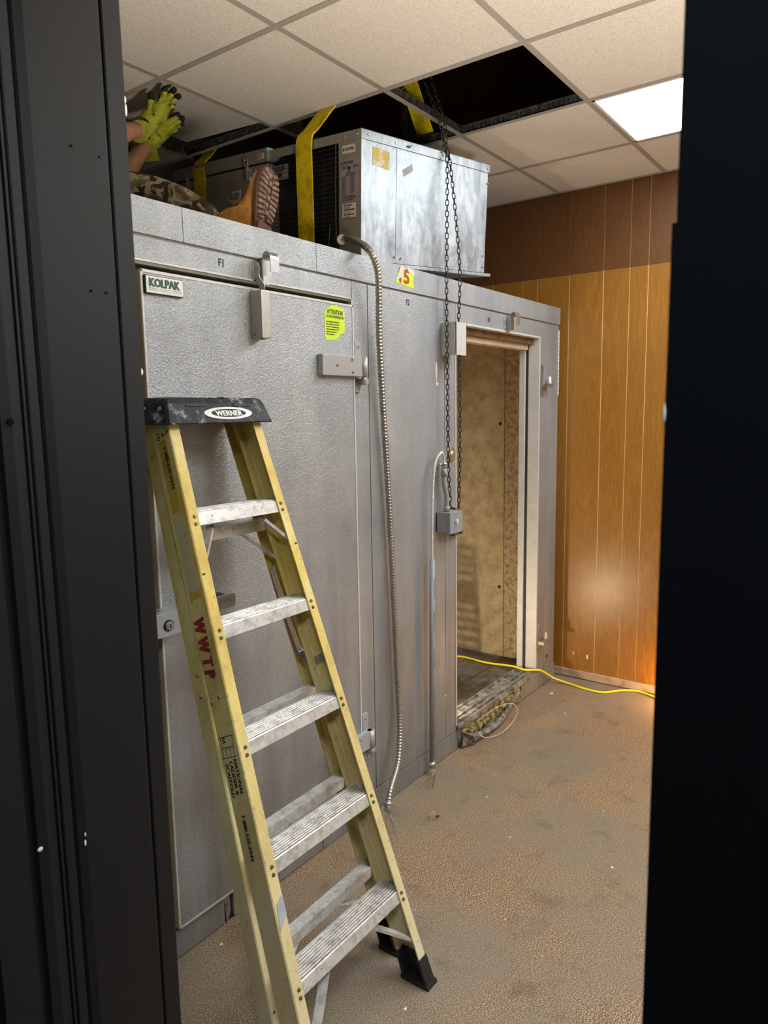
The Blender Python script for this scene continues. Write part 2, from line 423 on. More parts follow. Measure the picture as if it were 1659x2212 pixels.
# ---- door frame in the foreground
df = empty('door_1', (XD, 1.11, 0)); tag(df, kind='structure')
prof = [(.797, 1.20), (.797, 1.111), (.794, 1.108), (.762, 1.108), (.760, 1.1105), (.760, 1.1155), (.7565, 1.1155), (.7565, 1.1105), (.754, 1.1065), (.750, 1.104), (.627, 1.1085), (.614, 1.1135), (.611, 1.118), (.611, 1.135), (.606, 1.135), (.606, 1.112), (.604, 1.110), (.590, 1.110), (.588, 1.112), (.588, 1.13), (.5835, 1.13), (.5835, 1.109), (.5795, 1.109), (.5795, 1.13), (.5765, 1.13), (.5765, 1.112), (.560, 1.110), (.545, 1.114), (.543, 1.125), (.530, 1.125), (.528, 1.112), (.47, 1.112), (.47, 1.16), (.25, 1.16), (.25, 1.20)]
B().loft([[(x, y, z) for x, y in prof] for z in (0, 2.62)]).build('jamb', 'jamb', df)
B().box(.25, .80, .10, 1.2, 2.60, 2.66).build('frame_head', 'jamb_shade', df)
for (x, y, z, r) in [(.557, 1.109, 1.699, .005), (.688, 1.106, 2.129, .0018), (.736, 1.105, 2.124, .0015), (.705, 1.1055, 1.909, .002), (.732, 1.1048, 1.909, .002)]:
    B().cyl((x, y + .002, z), (x, y - .0025, z), r, 8).build('bolt', 'jamb_shade', df)
for (x, y, z, a, b) in [(.547, 1.112, 1.002, .005, .004), (.623, 1.108, .975, .002, .006), (.624, 1.108, .99, .0015, .004), (.7955, 1.109, 2.232, .002, .006), (.796, 1.109, 2.216, .0025, .010), (.796, 1.109, 1.782, .0025, .006)]:
    B().sph((x, y, z), 1, 8, (a, .0015, b)).build('paint_chip', 'paper', df)
B().loft([[(x, y, z) for x, y in [(.60, -.6), (.60, .156), (.602, .158), (.797, .158), (.797, -.6)]] for z in (0, 2.62)]).build('jamb', 'jamb_shade', df)
B().box(.598, .625, .10, .1605, .35, 1.845, .0008).build('strike_plate', 'jamb_shade', df)
B().sph((.600, .1605, 1.700), 1, 8, (.003, .0014, .010)).build('paint_chip', 'paper', df)

# ================================================================ CEILING
ceil = empty('ceiling', (GX, GY, CZ)); tag(ceil, kind='structure')
missing = {(0, -1), (0, 0), (0, 1), (0, 2)}
lights = {(1, -2), (1, -3), (-1, -4), (-1, -5), (1, -5), (1, -6)}
xs = [GX + i * T for i in range(-3, 3)]
tilebox = None
for i in range(-4, 4):
    for j in range(-7, 4):
        x0, x1, y0, y1 = GX + i * T, GX + (i + 1) * T, GY + j * T, GY + (j + 1) * T
        if (i, j) in missing or (i, j) == (-1, 1) or (i, j) in lights: continue
        x0c, x1c, y0c, y1c = max(x0, XD), min(x1, WX), max(y0, YR), min(y1, YB)
        if x1c - x0c < .02 or y1c - y0c < .02: continue
        g = .003
        B().box(x0c + g, x1c - g, y0c + g, y1c - g, CZ + .002, CZ + .018, 0).build('ceiling_tile', 'tile', ceil)


def tee(x0, x1, y0, y1, alongx):
    b = B(); h = .012
    if alongx:
        y = y0; b.box(x0, x1, y - h, y + h, CZ - .001, CZ + .0008)
        b.mi = 1; b.box(x0, x1, y - .0008, y + .0008, CZ + .0008, CZ + .036); b.box(x0, x1, y - .003, y + .003, CZ + .034, CZ + .040)
        k = x0 + .02
        b.mi = 2
        while k < x1 - .02:
            for zz in (.012, .024): b.box(k, k + .009, y - .0013, y + .0013, CZ + zz, CZ + zz + .006)
            k += .022
    else:
        x = x0; b.box(x - h, x + h, y0, y1, CZ - .0015, CZ + .0006)
        b.mi = 1; b.box(x - .0008, x + .0008, y0, y1, CZ + .0006, CZ + .036); b.box(x - .003, x + .003, y0, y1, CZ + .034, CZ + .040)
        k = y0 + .02; b.mi = 2
        while k < y1 - .02:
            for zz in (.012, .024): b.box(x - .0013, x + .0013, k, k + .009, CZ + zz, CZ + zz + .006)
            k += .022
    return b


for i in range(-2, 4):
    x = GX + i * T
    if XD < x < WX - .05:
        tee(x, x, YR, YB, False).build('grid_tee', ['tee', 'tee_web', 'black'], ceil)
for j in range(-6, 4):
    y = GY + j * T
    for i in range(-3, 3):
        if (i, j) in ((1, -2), (-1, -4), (1, -5)): continue
        x0, x1 = max(GX + i * T + .012, XD), min(GX + (i + 1) * T - .012, WX)
        if x1 - x0 > .05: tee(x0, x1, y, y, True).build('grid_tee', ['tee', 'tee_web', 'black'], ceil)
tag(B().box(WX - .022, WX, YR, YB, CZ - .002, CZ + .001).box(WX - .002, WX + .001, YR, YB, CZ - .002, CZ + .024).build('trim_1', 'tee'), kind='structure')
# lit panels
for n, (i, j, lab) in enumerate([(1, -3, 'large lit flat ceiling panel at the right near the panelled wall'), (-1, -5, 'lit flat ceiling panel over the near part of the room, out of view'), (1, -6, 'lit flat ceiling panel deepest in the room to the right, out of view')]):
    x0 = GX + i * T; y0 = GY + j * T
    lp = empty('ceiling_light', (x0 + T / 2, y0 + T, CZ)); tag(lp, lab, 'ceiling light')
    b = B(); f = .012
    for a in ((x0 + .012, x0 + .012 + f, y0 + .012, y0 + 2 * T - .012), (x0 + T - .012 - f, x0 + T - .012, y0 + .012, y0 + 2 * T - .012), (x0 + .012, x0 + T - .012, y0 + .012, y0 + .012 + f), (x0 + .012, x0 + T - .012, y0 + 2 * T - .012 - f, y0 + 2 * T - .012)):
        b.box(*a, CZ - .002, CZ + .012)
    b.build('frame', 'white', lp)
    B().box(x0 + .020, x0 + T - .020, y0 + .020, y0 + 2 * T - .020, CZ + .003, CZ + .010).build('diffuser', 'led', lp)
    B().box(x0 + .010, x0 + T - .010, y0 + .010, y0 + 2 * T - .010, CZ + .012, CZ + .040).build('housing', 'black', lp)
# displaced tile pushed up out of its cell
x0, x1, y0, y1 = GX - T + .004, GX - .004, GY + T + .004, GY + 2 * T - .004
tl = B().box(-.300, .300, -.300, .300, 0, .016).build('ceiling_tile', 'tile')
tl.matrix_world = Matrix.Translation(((x0 + x1) / 2 - .012, (y0 + y1) / 2 - .020, CZ + .050)) @ Matrix.Rotation(math.radians(1.2), 4, 'Y') @ Matrix.Rotation(math.radians(3.2), 4, 'X')
tag(tl, 'ceiling tile lifted out of the grid and held up by gloved hands', 'ceiling tile')

# ================================================================ WALK-IN COOLER
CX0 = .84; CX1 = 4.227; CT = 2.303; CB = 3.62; IZ = .107
co = empty('walk_in_cooler', (2.53, YF, 0))
tag(co, 'embossed aluminium walk-in cooler with two doorways along its front', 'cooler')


def pan(x0, x1, z0, z1, y0=YF, y1=YF + .1, name='front_panel', mat='stucco', bev=.0022):
    return B().box(x0 + .0012, x1 - .0012, y0, y1, z0 + .0012, z1 - .0012, bev).build(name, mat, co)


TZ = 2.200
pan(CX0, 1.236, .10, TZ); pan(1.236, 2.2225, 2.135, TZ); pan(2.2225, 2.3205, .10, TZ)
pan(2.3225, 2.897, .10, TZ); pan(2.899, 2.998, .10, TZ); pan(2.998, 3.600, 2.116, TZ); pan(3.600, 3.948, 2.116, TZ); pan(3.948, 4.060, .10, TZ); pan(4.061, CX1 - .006, .10, TZ)
pan(1.249, 2.2225, .10, 2.135, YF + .040, YF + .1, 'door_backing', 'gasket')
for a, b in ((CX0, 1.432), (1.432, 2.018), (2.018, 3.190), (3.190, 3.772), (3.772, CX1)):
    B().box(a + .0008, b - .0008, YF - .006, YF + .1, TZ + .005, CT, .002).build('top_trim', 'stucco', co)
B().box(CX0, CX1 - .008, YF + .001, YF + .02, TZ - .004, TZ + .006).build('trim_shadow_gap', 'gasket', co)
# kick plates
B().box(CX0, 1.462, YF - .002, YF + .05, .004, .097, .003).build('kick_plate', 'stucco', co)
B().loft([[(1.462, YF - .002, .092), (1.500, YF + .012, .094), (1.500, YF + .012, .004), (1.470, YF - .002, .004)], [(1.462, YF + .03, .092), (1.5, YF + .03, .094), (1.5, YF + .03, .004), (1.47, YF + .03, .004)]]).build('bent_kick_plate', 'sill', co)
for a, b in ((1.503, 1.968), (1.970, 3.012)):
    B().box(a, b, YF - .001, YF + .05, .004, .097, .003).build('kick_plate', 'stucco', co)
B().box(3.72, CX1, YF - .002, YF + .05, .004, .100, .003).build('kick_plate', 'stucco', co)
B().box(CX0, CX1, YF + .004, YF + .05, -.001, .012).build('floor_joint', 'black', co)
# shell
B().box(CX1 - .1, CX1, YF + .005, CB, .0, CT, 0).build('side_panel', 'stucco', co)
B().box(CX0, CX0 + .1, YF + .1, CB, .0, CT, 0).build('side_panel', 'stucco', co)
B().box(CX0, CX1, CB - .1, CB, 0, CT - .002).build('rear_panel', 'stucco', co)
B().box(CX0, CX1, YF + .09, CB, CT - .1, CT - .004).build('roof_panel', 'stucco', co)
B().box(CX0, CX1, YF + .095, CB, .002, IZ).build('cooler_floor', 'floor_in', co)
for yy in (2.05, 2.42, 2.80): B().box(2.7, 4.12, yy, yy + .004, IZ, IZ + .0012).build('floor_seam', 'black', co)
B().box(2.62, 2.70, YF + .1, CB - .1, IZ, CT - .1).build('partition_panel', 'wall_in', co)
B().box(4.118, 4.126, 2.072, CB - .1, IZ, CT - .1).build('inner_panel', 'wall_in', co)
B().box(4.118, 4.126, YF + .1, 2.068, IZ, CT - .1).build('inner_panel', 'wall_in2', co)
B().box(4.122, 4.128, 2.066, 2.074, IZ, CT - .1).build('panel_gap', 'black', co)
B().box(2.7, 4.12, CB - .106, CB - .098, IZ, CT - .1).build('inner_panel', 'wall_in', co)
B().box(2.7, 4.12, YF + .1, CB - .1, CT - .106, CT - .098).build('inner_panel', 'wall_in', co)
for z in (1.62, .57): B().cyl((4.117, 2.100, z), (4.1175, 2.100, z), .011, 12).cyl((4.117, 2.100, z), (4.1135, 2.100, z), .006, 8).build('panel_lock_hole', 'black', co)
# second doorway (no door): reveal, inner step, gasket, header
B().box(3.938, 3.952, YF - .004, YF + .064, .130, 2.113, .001).build('door_reveal', 'alu_trim', co)
B().box(3.932, 3.952, YF + .064, YF + .078, .130, 2.10, .001).build('door_gasket', 'black', co)
B().box(3.918, 3.952, YF + .078, YF + .112, .130, 2.085, .001).build('door_reveal', 'alu_trim', co)
B().box(2.998, 3.946, YF - .004, YF + .064, 2.108, 2.118, .001).build('header_trim', 'alu_trim', co)
B().box(2.998, 3.94, YF + .035, YF + .10, 2.075, 2.112, .001).build('header_timber', 'timber', co)
B().box(2.998, 3.92, YF + .06, YF + .112, 2.045, 2.078, .001).build('header_trim', 'tan', co)
B().box(2.990, 3.000, YF - .004, YF + .1, .130, 2.11, .001).build('door_reveal', 'alu_trim', co)
# sill with raised ribs, torn kick plate and foam
b = B(); b.box(3.0, 3.945, YF - .012, YF + .125, .102, .122, .001)
for q in (-.010, .012, .05, .105): b.box(3.0, 3.945, YF + q, YF + q + .012, .122, .130, .001)
b.build('sill', 'sill', co)
b = B(); N = 90
for k in range(N):
    x = 3.07 + .66 * (k + random.random() * .7) / N
    b.sph((x, YF + .005 + random.uniform(-.005, .003), random.uniform(.025, .088)), 1, 7, (random.uniform(.008, .026), random.uniform(.006, .013), random.uniform(.006, .018)))
b.box(3.03, 3.74, YF + .004, YF + .05, .006, .102)
for v in b.bm.verts: v.co += mn.noise_vector(v.co * 70) * .006
b.build('foam_core', 'foam', co)['kind'] = 'stuff'
rings = []
for k in range(15):
    t = k / 14; x = 3.02 + .74 * t
    out = .075 * math.sin(math.pi * min(1, t * 1.15 + .06)) ** .8 * (1 - .35 * t); zt = .088 - .052 * math.sin(math.pi * (t ** .75))
    rings.append([(x, YF - .003, .004), (x, YF - .006 - out * .9, .010), (x, YF - .010 - out, zt * .7 + .004), (x, YF - .004 - out * .78, zt), (x, YF - .001 - out * .7, zt), (x, YF - .006 - out, zt * .62 + .004), (x, YF - .002 - out * .8, .014), (x, YF, .008)])
B().loft(rings).build('torn_kick_plate', 'sill', co)
B().loft([[(3.00, YF - .004, .10), (3.05, YF - .07, .072), (3.10, YF - .055, .004), (3.02, YF - .004, .004)], [(3.00, YF, .10), (3.055, YF - .062, .074), (3.105, YF - .05, .004), (3.02, YF, .004)]]).build('torn_flap', 'sill', co)
B().box(3.722, 3.733, YF - .008, YF + .01, .02, .100).build('gap_strip', 'black', co)
B().tube(catmull([(3.20, 1.765, .07), (3.42, 1.745, .085), (3.52, 1.70, .075), (3.46, 1.655, .04), (3.28, 1.645, .018), (3.15, 1.67, .03), (3.12, 1.70, .05)], 8), .0022, 6).build('loose_wire', 'flexw', co)
B().tube(catmull([(3.00, 1.745, .115), (3.05, 1.735, .105), (3.10, 1.728, .085), (3.13, 1.74, .07)], 8), .0022, 6).build('loose_wire', 'wirek', co)
# damage spots and edge foam
for (x, z, a, c, mt) in [(2.826, 1.880, .010, .045, 'paper'), (2.824, 1.852, .006, .020, 'tan'), (2.832, 1.826, .012, .010, 'paper')]:
    B().sph((x, YF - .0005, z), 1, 10, (a, .0025, c)).build('peeled_patch', mt, co)
b = B()
for k in range(16):
    z = 1.80 + .36 * k / 15; b.sph((CX1 - .004, YF + .006, z), 1, 6, (random.uniform(.004, .011), .01, .02))
b.build('edge_foam', 'paper', co)['kind'] = 'stuff'
B().cyl((4.113, YF + .002, .172), (4.113, YF - .001, .172), .012, 12).build('panel_lock_hole', 'black', co)
for z0, z1 in ((.10, .16),): B().box(4.106, 4.120, YF - .0006, YF, z0, z1).build('drip_stain', 'sill', co)
for x in (2.80, 2.853): B().cyl((x, YF - .0065, 2.222), (x, YF - .0055, 2.222), .003, 8).build('screw_hole', 'black', co)
# hand written marks
for s, x, z, sz in (('F1', 1.565, 2.158, .034), ('F2', 2.588, 2.150, .034), ('F3', 3.315, 2.145, .030)):
    b = B(); text(b, s, sz, (x, YF - .0006, z), (1, 0, .03), (0, 0, 1), .0006, sx=.8); b.build('marker_writing', 'ink', co)

# ---- door of the first doorway
DY = YF - .020
fr = B()
fr.box(1.236, 1.248, YF - .008, YF + .03, .10, 2.137, .001); fr.box(1.234, 2.2225, YF - .004, YF + .03, 2.131, 2.137, .001); fr.box(2.215, 2.2225, YF - .004, YF + .03, .10, 2.137, .001)
fr.build('door_frame', 'alu_trim', co)
B().box(1.248, 2.215, YF - .001, YF + .040, 2.122, 2.131, .001).build('frame_gasket', 'gasket', co)
door = B().box(1.268, 2.202, DY, YF + .03, .116, 2.103, .001).build('door', 'stucco', co)
b = B(); b.box(1.2655, 1.272, DY - .002, DY + .003, .113, 2.106, .001); b.box(2.196, 2.205, DY - .002, DY + .003, .113, 2.106, .001); b.box(1.2655, 2.205, DY - .002, DY + .003, 2.098, 2.106, .001); b.box(1.2655, 2.205, DY - .002, DY + .003, .113, .119, .001)
b.build('edge_trim', 'alu_trim', door)
B().box(1.2645, 1.2675, DY, YF + .012, .115, 2.104).build('side_edge', 'tan', door)
B().box(1.268, 2.20, DY + .004, YF + .03, 2.1035, 2.108).build('top_gasket', 'gasket', door)
np_ = B(); np_.mi = 1; np_.box(1.273, 1.402, DY - .010, DY, 2.040, 2.091, .0045); np_.mi = 0; np_.box(1.2755, 1.3995, DY - .0125, DY - .009, 2.0425, 2.0885, .003)
np_.build('name_plate', ['white', 'black'], door)
b = B(); text(b, 'KOLPAK', .0315, (1.2835, DY - .0126, 2.0605), (1, 0, 0), (0, 0, 1), .0009, sx=.86, bold=.0013)
for a in ((1.283, 1.393, 2.0555, 2.0561), (1.283, 1.393, 2.0505, 2.0511), (1.283, 1.2836, 2.0505, 2.0561), (1.3924, 1.393, 2.0505, 2.0561)): b.box(a[0], a[1], DY - .0133, DY - .0125, a[2], a[3])
b.build('lettering', 'greenp', door)
# torn warning sticker
P = [(.0, .095), (.004, .105), (.016, .112), (.030, .122), (.047, .129), (.058, .127), (.070, .133), (.082, .126), (.1, .121), (.113, .118), (.113, .108), (.117, .100), (.1165, .035), (.105, .030), (.098, .030), (.088, .026), (.079, .014), (.062, .005), (.040, .002), (.012, .001), (.004, .004), (.002, .020), (.001, .060)]
S0 = V((2.036, DY, 1.966))
B().loft([[S0 + V((x * .98, -d, z)) for x, z in P] for d in (.0002, .0010)]).build('warning_sticker', 'neon', door)
b = B()
for s, sz, x, z, o in (('ATTENTION', .0225, .0150, .096, .0004), ('FLOOR CONTRACTOR', .0135, .0100, .082, .0003), ('Some chemicals and cleaners in', .0068, .010, .066, .0003), ('floor materials can cause metal', .0068, .008, .057, .0003), ('corrosion. Use extreme care to', .0068, .008, .048, .0003), ('keep these materials off metal', .0068, .008, .039, .0003), ('surfaces, and keep doors', .0068, .008, .030, .0003), ('fully until inside has', .0068, .008, .021, .0003)):
    text(b, s, sz, S0 + V((x, -.0012, z)), (1, 0, 0), (0, 0, 1), o, sx=.70 if sz > .01 else .84)
b.build('lettering', 'ink', door)
# hinges
for z, lab in ((1.877, 0), (.37, 1)):
    h = empty('hinge', (2.22, DY, z)); h.parent = co; h.matrix_world = Matrix.Translation((2.22, DY, z)); h.name = 'hinge'
    x0, x1 = 1.992, 2.248
    pl = B(); pl.box(x0, x1, DY - .026, DY - .001, z - .037, z + .037, .002); pl.cyl((x1 - .012, DY - .022, z - .037), (x1 - .012, DY - .022, z + .037), .0155, 16); pl.build('strap', 'alu', co).name = 'hinge_strap'
    B().box(2.222, 2.258, YF - .012, YF - .001, z - .095, z + .098, .001).build('hinge_plate', 'alu', co)
    B().box(2.226, 2.262, YF - .045, YF - .010, z - .066, z - .043, .002).cyl((2.236, DY - .022, z - .066), (2.236, DY - .022, z - .030), .010, 12).build('hinge_knuckle', 'alu', co)
    for (x, zz, y) in ((2.073, z, DY - .026), (2.160, z + .024, DY - .026), (2.163, z - .023, DY - .026), (2.240, z + .077, YF - .012), (2.243, z - .085, YF - .012)):
        b = B(); b.cyl((x, y + .001, zz), (x, y - .003, zz), .0068, 12, .005); b.mi = 1; b.cyl((x, y - .002, zz), (x, y - .0036, zz), .0028, 8)
        b.build('hinge_screw', ['zinc', 'black'], co)
    bpy.data.objects.remove(h)
# closer on the door and its hook on the header
x0 = 1.672
c = B(); c.box(x0, x0 + .040, DY - .053, DY, 1.945, 2.094, .0035); c.build('door_closer', 'rust', door)
B().cyl((x0 - .001, DY - .018, 1.957), (x0 - .003, DY - .018, 1.957), .004, 10).build('closer_screw', 'rivet', door); B().cyl((x0 + .008, DY - .045, 1.947), (x0 + .008, DY - .045, 1.940), .008, 10).build('closer_valve', 'rivet', door)
B().ribbon(catmull([(x0 + .022, DY - .035, 2.085), (x0 + .02, DY - .038, 2.112), (x0 + .008, DY - .030, 2.135), (x0 + .006, DY - .034, 2.165), (x0 + .008, DY - .040, 2.172)], 5), (0, 1, 0), .022, .003).build('closer_arm', 'steel', door)
B().box(x0 + .018, x0 + .044, DY - .048, DY - .026, 2.112, 2.137, .001).build('closer_roller', 'alu', door)


def hook(x, z, m):
    b = B(); b.box(x - .045, x - .012, YF - .004, YF, z - .05, z + .015, .001); b.box(x - .016, x - .012, YF - .030, YF, z - .05, z + .030, .001); b.build('hook_bracket', m, co)
    pts = [(x - .008, YF - .030, z - .045)] + [(x - .008 + .0 * a, YF - .030 - .018 + .018 * math.cos(a), z + .020 + .022 * math.sin(a)) for a in frange(0, math.pi, 9)] + [(x - .008, YF - .066, z - .022)]
    B().ribbon(pts, (1, 0, 0), .040, .003).build('closer_hook', 'steel', co)
    for dz in (.002, -.036): B().cyl((x - .034, YF - .003, z + dz), (x - .034, YF - .008, z + dz), .005, 10).build('hook_screw', 'zinc', co)


hook(1.752, 2.178, 'rust'); hook(3.535, 2.165, 'rust')
# latch bar and pull handle
b = B(); b.box(1.195, 1.300, YF - .075, YF - .045, 1.076, 1.146, .003); b.box(1.25, 1.30, YF - .05, DY, 1.076, 1.146, .002); b.build('lock_plate', 'alu', door)
b = B(); b.cyl((1.250, YF - .074, 1.108), (1.250, YF - .080, 1.108), .0165, 20); b.build('lock_ring', 'black', door)
b = B(); b.cyl((1.250, YF - .076, 1.108), (1.250, YF - .083, 1.108), .0125, 20); b.cyl((1.250, YF - .082, 1.108), (1.250, YF - .086, 1.108), .0085, 16); b.build('lock_cylinder', 'zinc', door)
B().box(1.2485, 1.2525, YF - .0868, YF - .085, 1.101, 1.114).build('key_slot', 'black', door)
b = B(); b.box(1.295, 1.505, YF - .078, YF - .066, 1.108, 1.150, .002); b.box(1.480, 1.505, YF - .07, DY, 1.108, 1.150, .002); b.cyl((1.492, YF - .078, 1.132), (1.492, YF - .081, 1.132), .006, 10); b.build('pull_handle', 'steel', door)
# orange numeral sticker on the trim
ty = YF - .0064
B().loft([[(x, ty - d, z) for x, z in ((2.505, 2.232), (2.640, 2.222), (2.636, 2.292), (2.610, 2.288), (2.575, 2.300), (2.548, 2.286), (2.520, 2.270))] for d in (0, .0008)]).build('numeral_sticker', 'neon', co)
b = B(); text(b, '15', .078, (2.515, ty - .0010, 2.238), (1, 0, -.02), (0, 0, 1), .003, sx=1.2); b.build('sticker_numeral', 'redink', co)
b = B()
P2 = [(2.503, 2.245), (2.522, 2.262), (2.540, 2.300), (2.560, 2.303), (2.572, 2.290), (2.556, 2.275), (2.560, 2.258), (2.538, 2.252), (2.520, 2.243)]
b.loft([[(x, ty - .0012 - d - .012 * (z - 2.245), z) for x, z in P2] for d in (0, .0008)])
b.loft([[(x, ty - .0014 - d, z) for x, z in ((2.590, 2.300), (2.600, 2.285), (2.642, 2.277), (2.646, 2.292), (2.615, 2.300))] for d in (0, .0008)]); b.build('torn_paper', 'paper', co)
# cover channel at the head of the open doorway, pull cup, old hinges
b = B(); cx0, cx1, cy0 = 2.868, 2.962, YF - .080
b.box(cx0, cx0 + .003, cy0, YF, 1.955, 2.100); b.box(cx0, cx1, cy0, cy0 + .003, 1.955, 2.100); b.box(cx1 - .003, cx1, cy0, YF - .05, 1.955, 2.100); b.build('heater_cover', 'alu_trim', co)
b = B(); b.cyl((2.952, YF + .001, 1.500), (2.952, YF - .006, 1.500), .034, 28); b.build('release_cup_ring', 'brass', co)
b = B(); b.cyl((2.952, YF - .002, 1.500), (2.952, YF - .0075, 1.500), .028, 28); b.sph((2.952, YF - .004, 1.500), 1, 16, (.018, .012, .02)); b.build('release_cup', 'zinc', co)
B().sph((2.952, YF - .006, 1.244), .012, 10).build('release_button', 'tan', co)
B().box(2.935, 2.985, YF - .030, YF, 1.112, 1.134, .004).box(2.978, 2.992, YF - .045, YF - .01, 1.118, 1.140, .003).build('broken_latch', 'oldrust', co)
for z in (1.846, .300):
    x = 3.972
    B().box(x - .014, x + .016, YF - .008, YF, z - .062, z + .118, .001).build('old_hinge_plate', 'steel', co)
    B().box(x - .008, x + .010, YF - .010, YF - .004, z + .005, z + .085).build('plate_slot', 'gasket', co)
    B().box(x - .010, x + .072, YF - .045, YF - .006, z - .014, z + .006, .001).build('old_hinge_arm', 'steel', co)
    B().cyl((x + .058, YF - .028, z + .004), (x + .060, YF - .028, z + .048), .012, 12, .006).build('hinge_bushing', 'white' if z > 1 else 'tan', co)
    B().cyl((x + .001, YF - .008, z + .106), (x + .001, YF - .011, z + .106), .004, 8).build('hinge_screw', 'zinc', co)

# ================================================================ CONDENSING UNIT (tilted, hung from the hoist)
R3 = Matrix(((.990, .116, -.076), (-.122, .989, -.086), (.065, .095, .993)))
q3 = R3.to_quaternion(); UM = Matrix.Translation((2.378, 1.822, 2.804)) @ q3.to_matrix().to_4x4()
un = empty('condensing_unit', mat=UM); tag(un, 'galvanised refrigeration condensing unit hanging tilted above the cooler front', 'condensing unit')
UW, UH, UL, TB = .861, .492, .592, .036


def ub(x0, x1, y0, y1, z0, z1, name, mat, bev=.0012): return B().box(x0, x1, y0, y1, z0, z1, bev).build(name, mat, un, True)


ub(.020, .2065, .000, .004, -UH + .004, -TB, 'front_panel', 'galv'); ub(.2085, UW - .003, 0.000, .004, -UH + .004, -TB, 'front_panel', 'galv')
ub(-.002, .0195, -.002, .006, -UH, -TB, 'corner_post', 'galv')
b = B(); b.box(-.004, UW + .004, -.005, -.001, -TB, 0, .001); b.box(-.004, UW + .004, -.005, UL, -.004, 0, .001); b.build('lid', 'galv', un, True)
ub(-.005, -.001, -.005, UL, -TB, -.0005, 'lid_flange', 'unitpaint')
ub(UW - .003, UW, .004, UL, -UH, -TB, 'side_panel', 'galv'); ub(0, UW, UL - .003, UL, -UH, -.004, 'rear_panel', 'galv')
ub(-.002, UW + .040, -.008, 1.38, -UH - .012, -UH + .001, 'base_pan', 'galv')
ub(-.003, 0.002, .000, .126, -UH, -TB, 'end_panel', 'unitpaint')
ub(.045, .055, .135, UL, -UH, -TB, 'condenser_coil', 'coil', 0)
b = B()
for k in range(24): b.tube([(-.003, .132, -.050 - k * .0182), (-.003, .566, -.050 - k * .0182)], .0012, 5)
for k in range(7): b.tube([(-.001, .150 + k * .07, -.04), (-.001, .150 + k * .07, -UH)], .0011, 5)
b.build('wire_guard', 'mesh', un, True)
B().tube(catmull([(-.004, .142, -.030), (-.006, .141, -.12), (-.006, .143, -.25), (-.005, .140, -.47)], 5), .0022, 6).build('drooping_wire', 'flexw', un, True).data.materials[0] = M['teal']
B().box(.010, .012, .46, .562, -.125, -.064).build('inner_label', 'lgrey', un, True)
b = B(); text(b, 'COOLER\nR-448A', .026, (.0085, .566, -.088), (0, -1, 0), (0, 0, 1), .0007, sx=.85); b.build('inner_lettering', 'ink', un, True)
for (y, z, l) in ((.41, -.10, .05), (.412, -.19, .05), (.40, -.27, .06), (.215, -.33, .09), (.385, -.30, .03)):
    B().tube([(.030, y, z), (.026, y + .006, z - l)], .0016, 5).build('pipe_highlight', 'zinc', un, True)
# electrical box behind
E0, E1 = .570, 1.335
b = B(); b.box(-.016, .30, E0, E1, -UH, -.054, .0015); b.build('control_box', 'unitpaint', un, True)
b = B(); b.box(-.018, .30, E0, E1, -.044, .010, .0015); b.build('control_box_lid', 'unitpaint', un, True)
ub(-.0185, .02, E0 - .002, E0 + .004, -.044, .011, 'lid_edge', 'galv', 0); ub(-.0165, .0, E0 - .001, E0 + .002, -UH, -.054, 'body_edge', 'zinc', 0); ub(-.010, .28, E0 + .01, E1 - .01, -.056, -.042, 'lid_gasket', 'black', 0)
b = B(); b.box(-.0168, -.015, .947, .9495, -.48, -.056); b.build('panel_seam', 'zinc', un, True)
for y in (.708, 1.197):
    b = B(); b.box(-.024, -.016, y - .016, y + .014, -.088, -.058, .001); b.box(-.030, -.018, y - .006, y + .007, -.112, -.040, .001); b.tube([(-.027, y + .015, -.014), (-.027, y + .014, -.050), (-.027, y - .011, -.052), (-.027, y - .010, -.018)], .0024, 6)
    b.tube([(-.024, y - .014, -.075), (-.024, y - .024, -.118)], .0045, 6); b.cyl((-.018, y + .016, -.022), (-.026, y + .016, -.022), .005, 8); b.cyl((-.018, y - .045, -.070), (-.022, y - .045, -.070), .004, 8); b.cyl((-.018, y - .053, -.070), (-.022, y - .053, -.070), .004, 8)
    b.build('toggle_latch', 'zinc', un, True)
B().box(-.0192, -.0180, .590, .637, -.031, -.008).build('small_label', 'cream', un, True)
B().box(-.0175, -.0158, .772, .840, -.197, -.141).build('control_label', 'cream', un, True)
b = B(); text(b, 'COOLER\nR-448A', .0165, (-.0180, .836, -.163), (0, -1, 0), (0, 0, 1), .0005, sx=.88); b.build('control_lettering', 'ink', un, True)
b = B(); text(b, 'WARNING\nHAZARD', .0095, (-.0196, .634, -.0185), (0, -1, 0), (0, 0, 1), .0002, sx=.75); b.build('label_lettering', 'redink', un, True)
B().box(-.0170, -.0158, .858, 1.038, -.250, -.150).build('wiring_label', 'lgrey', un, True)
# labels of the end panel
lx = -.0036
B().box(lx - .0006, lx, .030, .104, -.080, -.050, .0004).build('maker_label', 'cream', un, True)
b = B(); text(b, 'KOLPAK', .0155, (lx - .0012, .085, -.0705), (0, -1, 0), (0, 0, 1), .0003, sx=.85); b.loft([[(lx - .0008 - d, y, z) for y, z in ((.098, -.073), (.089, -.0655), (.098, -.058))] for d in (0, .0004)]); b.build('maker_lettering', 'ink', un, True)
B().box(lx - .0006, lx, .013, .116, -.262, -.100, .0004).build('rating_label', 'lgrey', un, True)
b = B(); text(b, 'KOLPAK', .0155, (lx - .0012, .095, -.120), (0, -1, 0), (0, 0, 1), .0003, sx=.95)
b.loft([[(lx - .0008 - d, y, z) for y, z in ((.108, -.123), (.099, -.1155), (.108, -.108))] for d in (0, .0004)])
b.cyl((lx - .0007, .064, -.136), (lx - .0011, .064, -.136), .0075, 16)
random.seed(3)
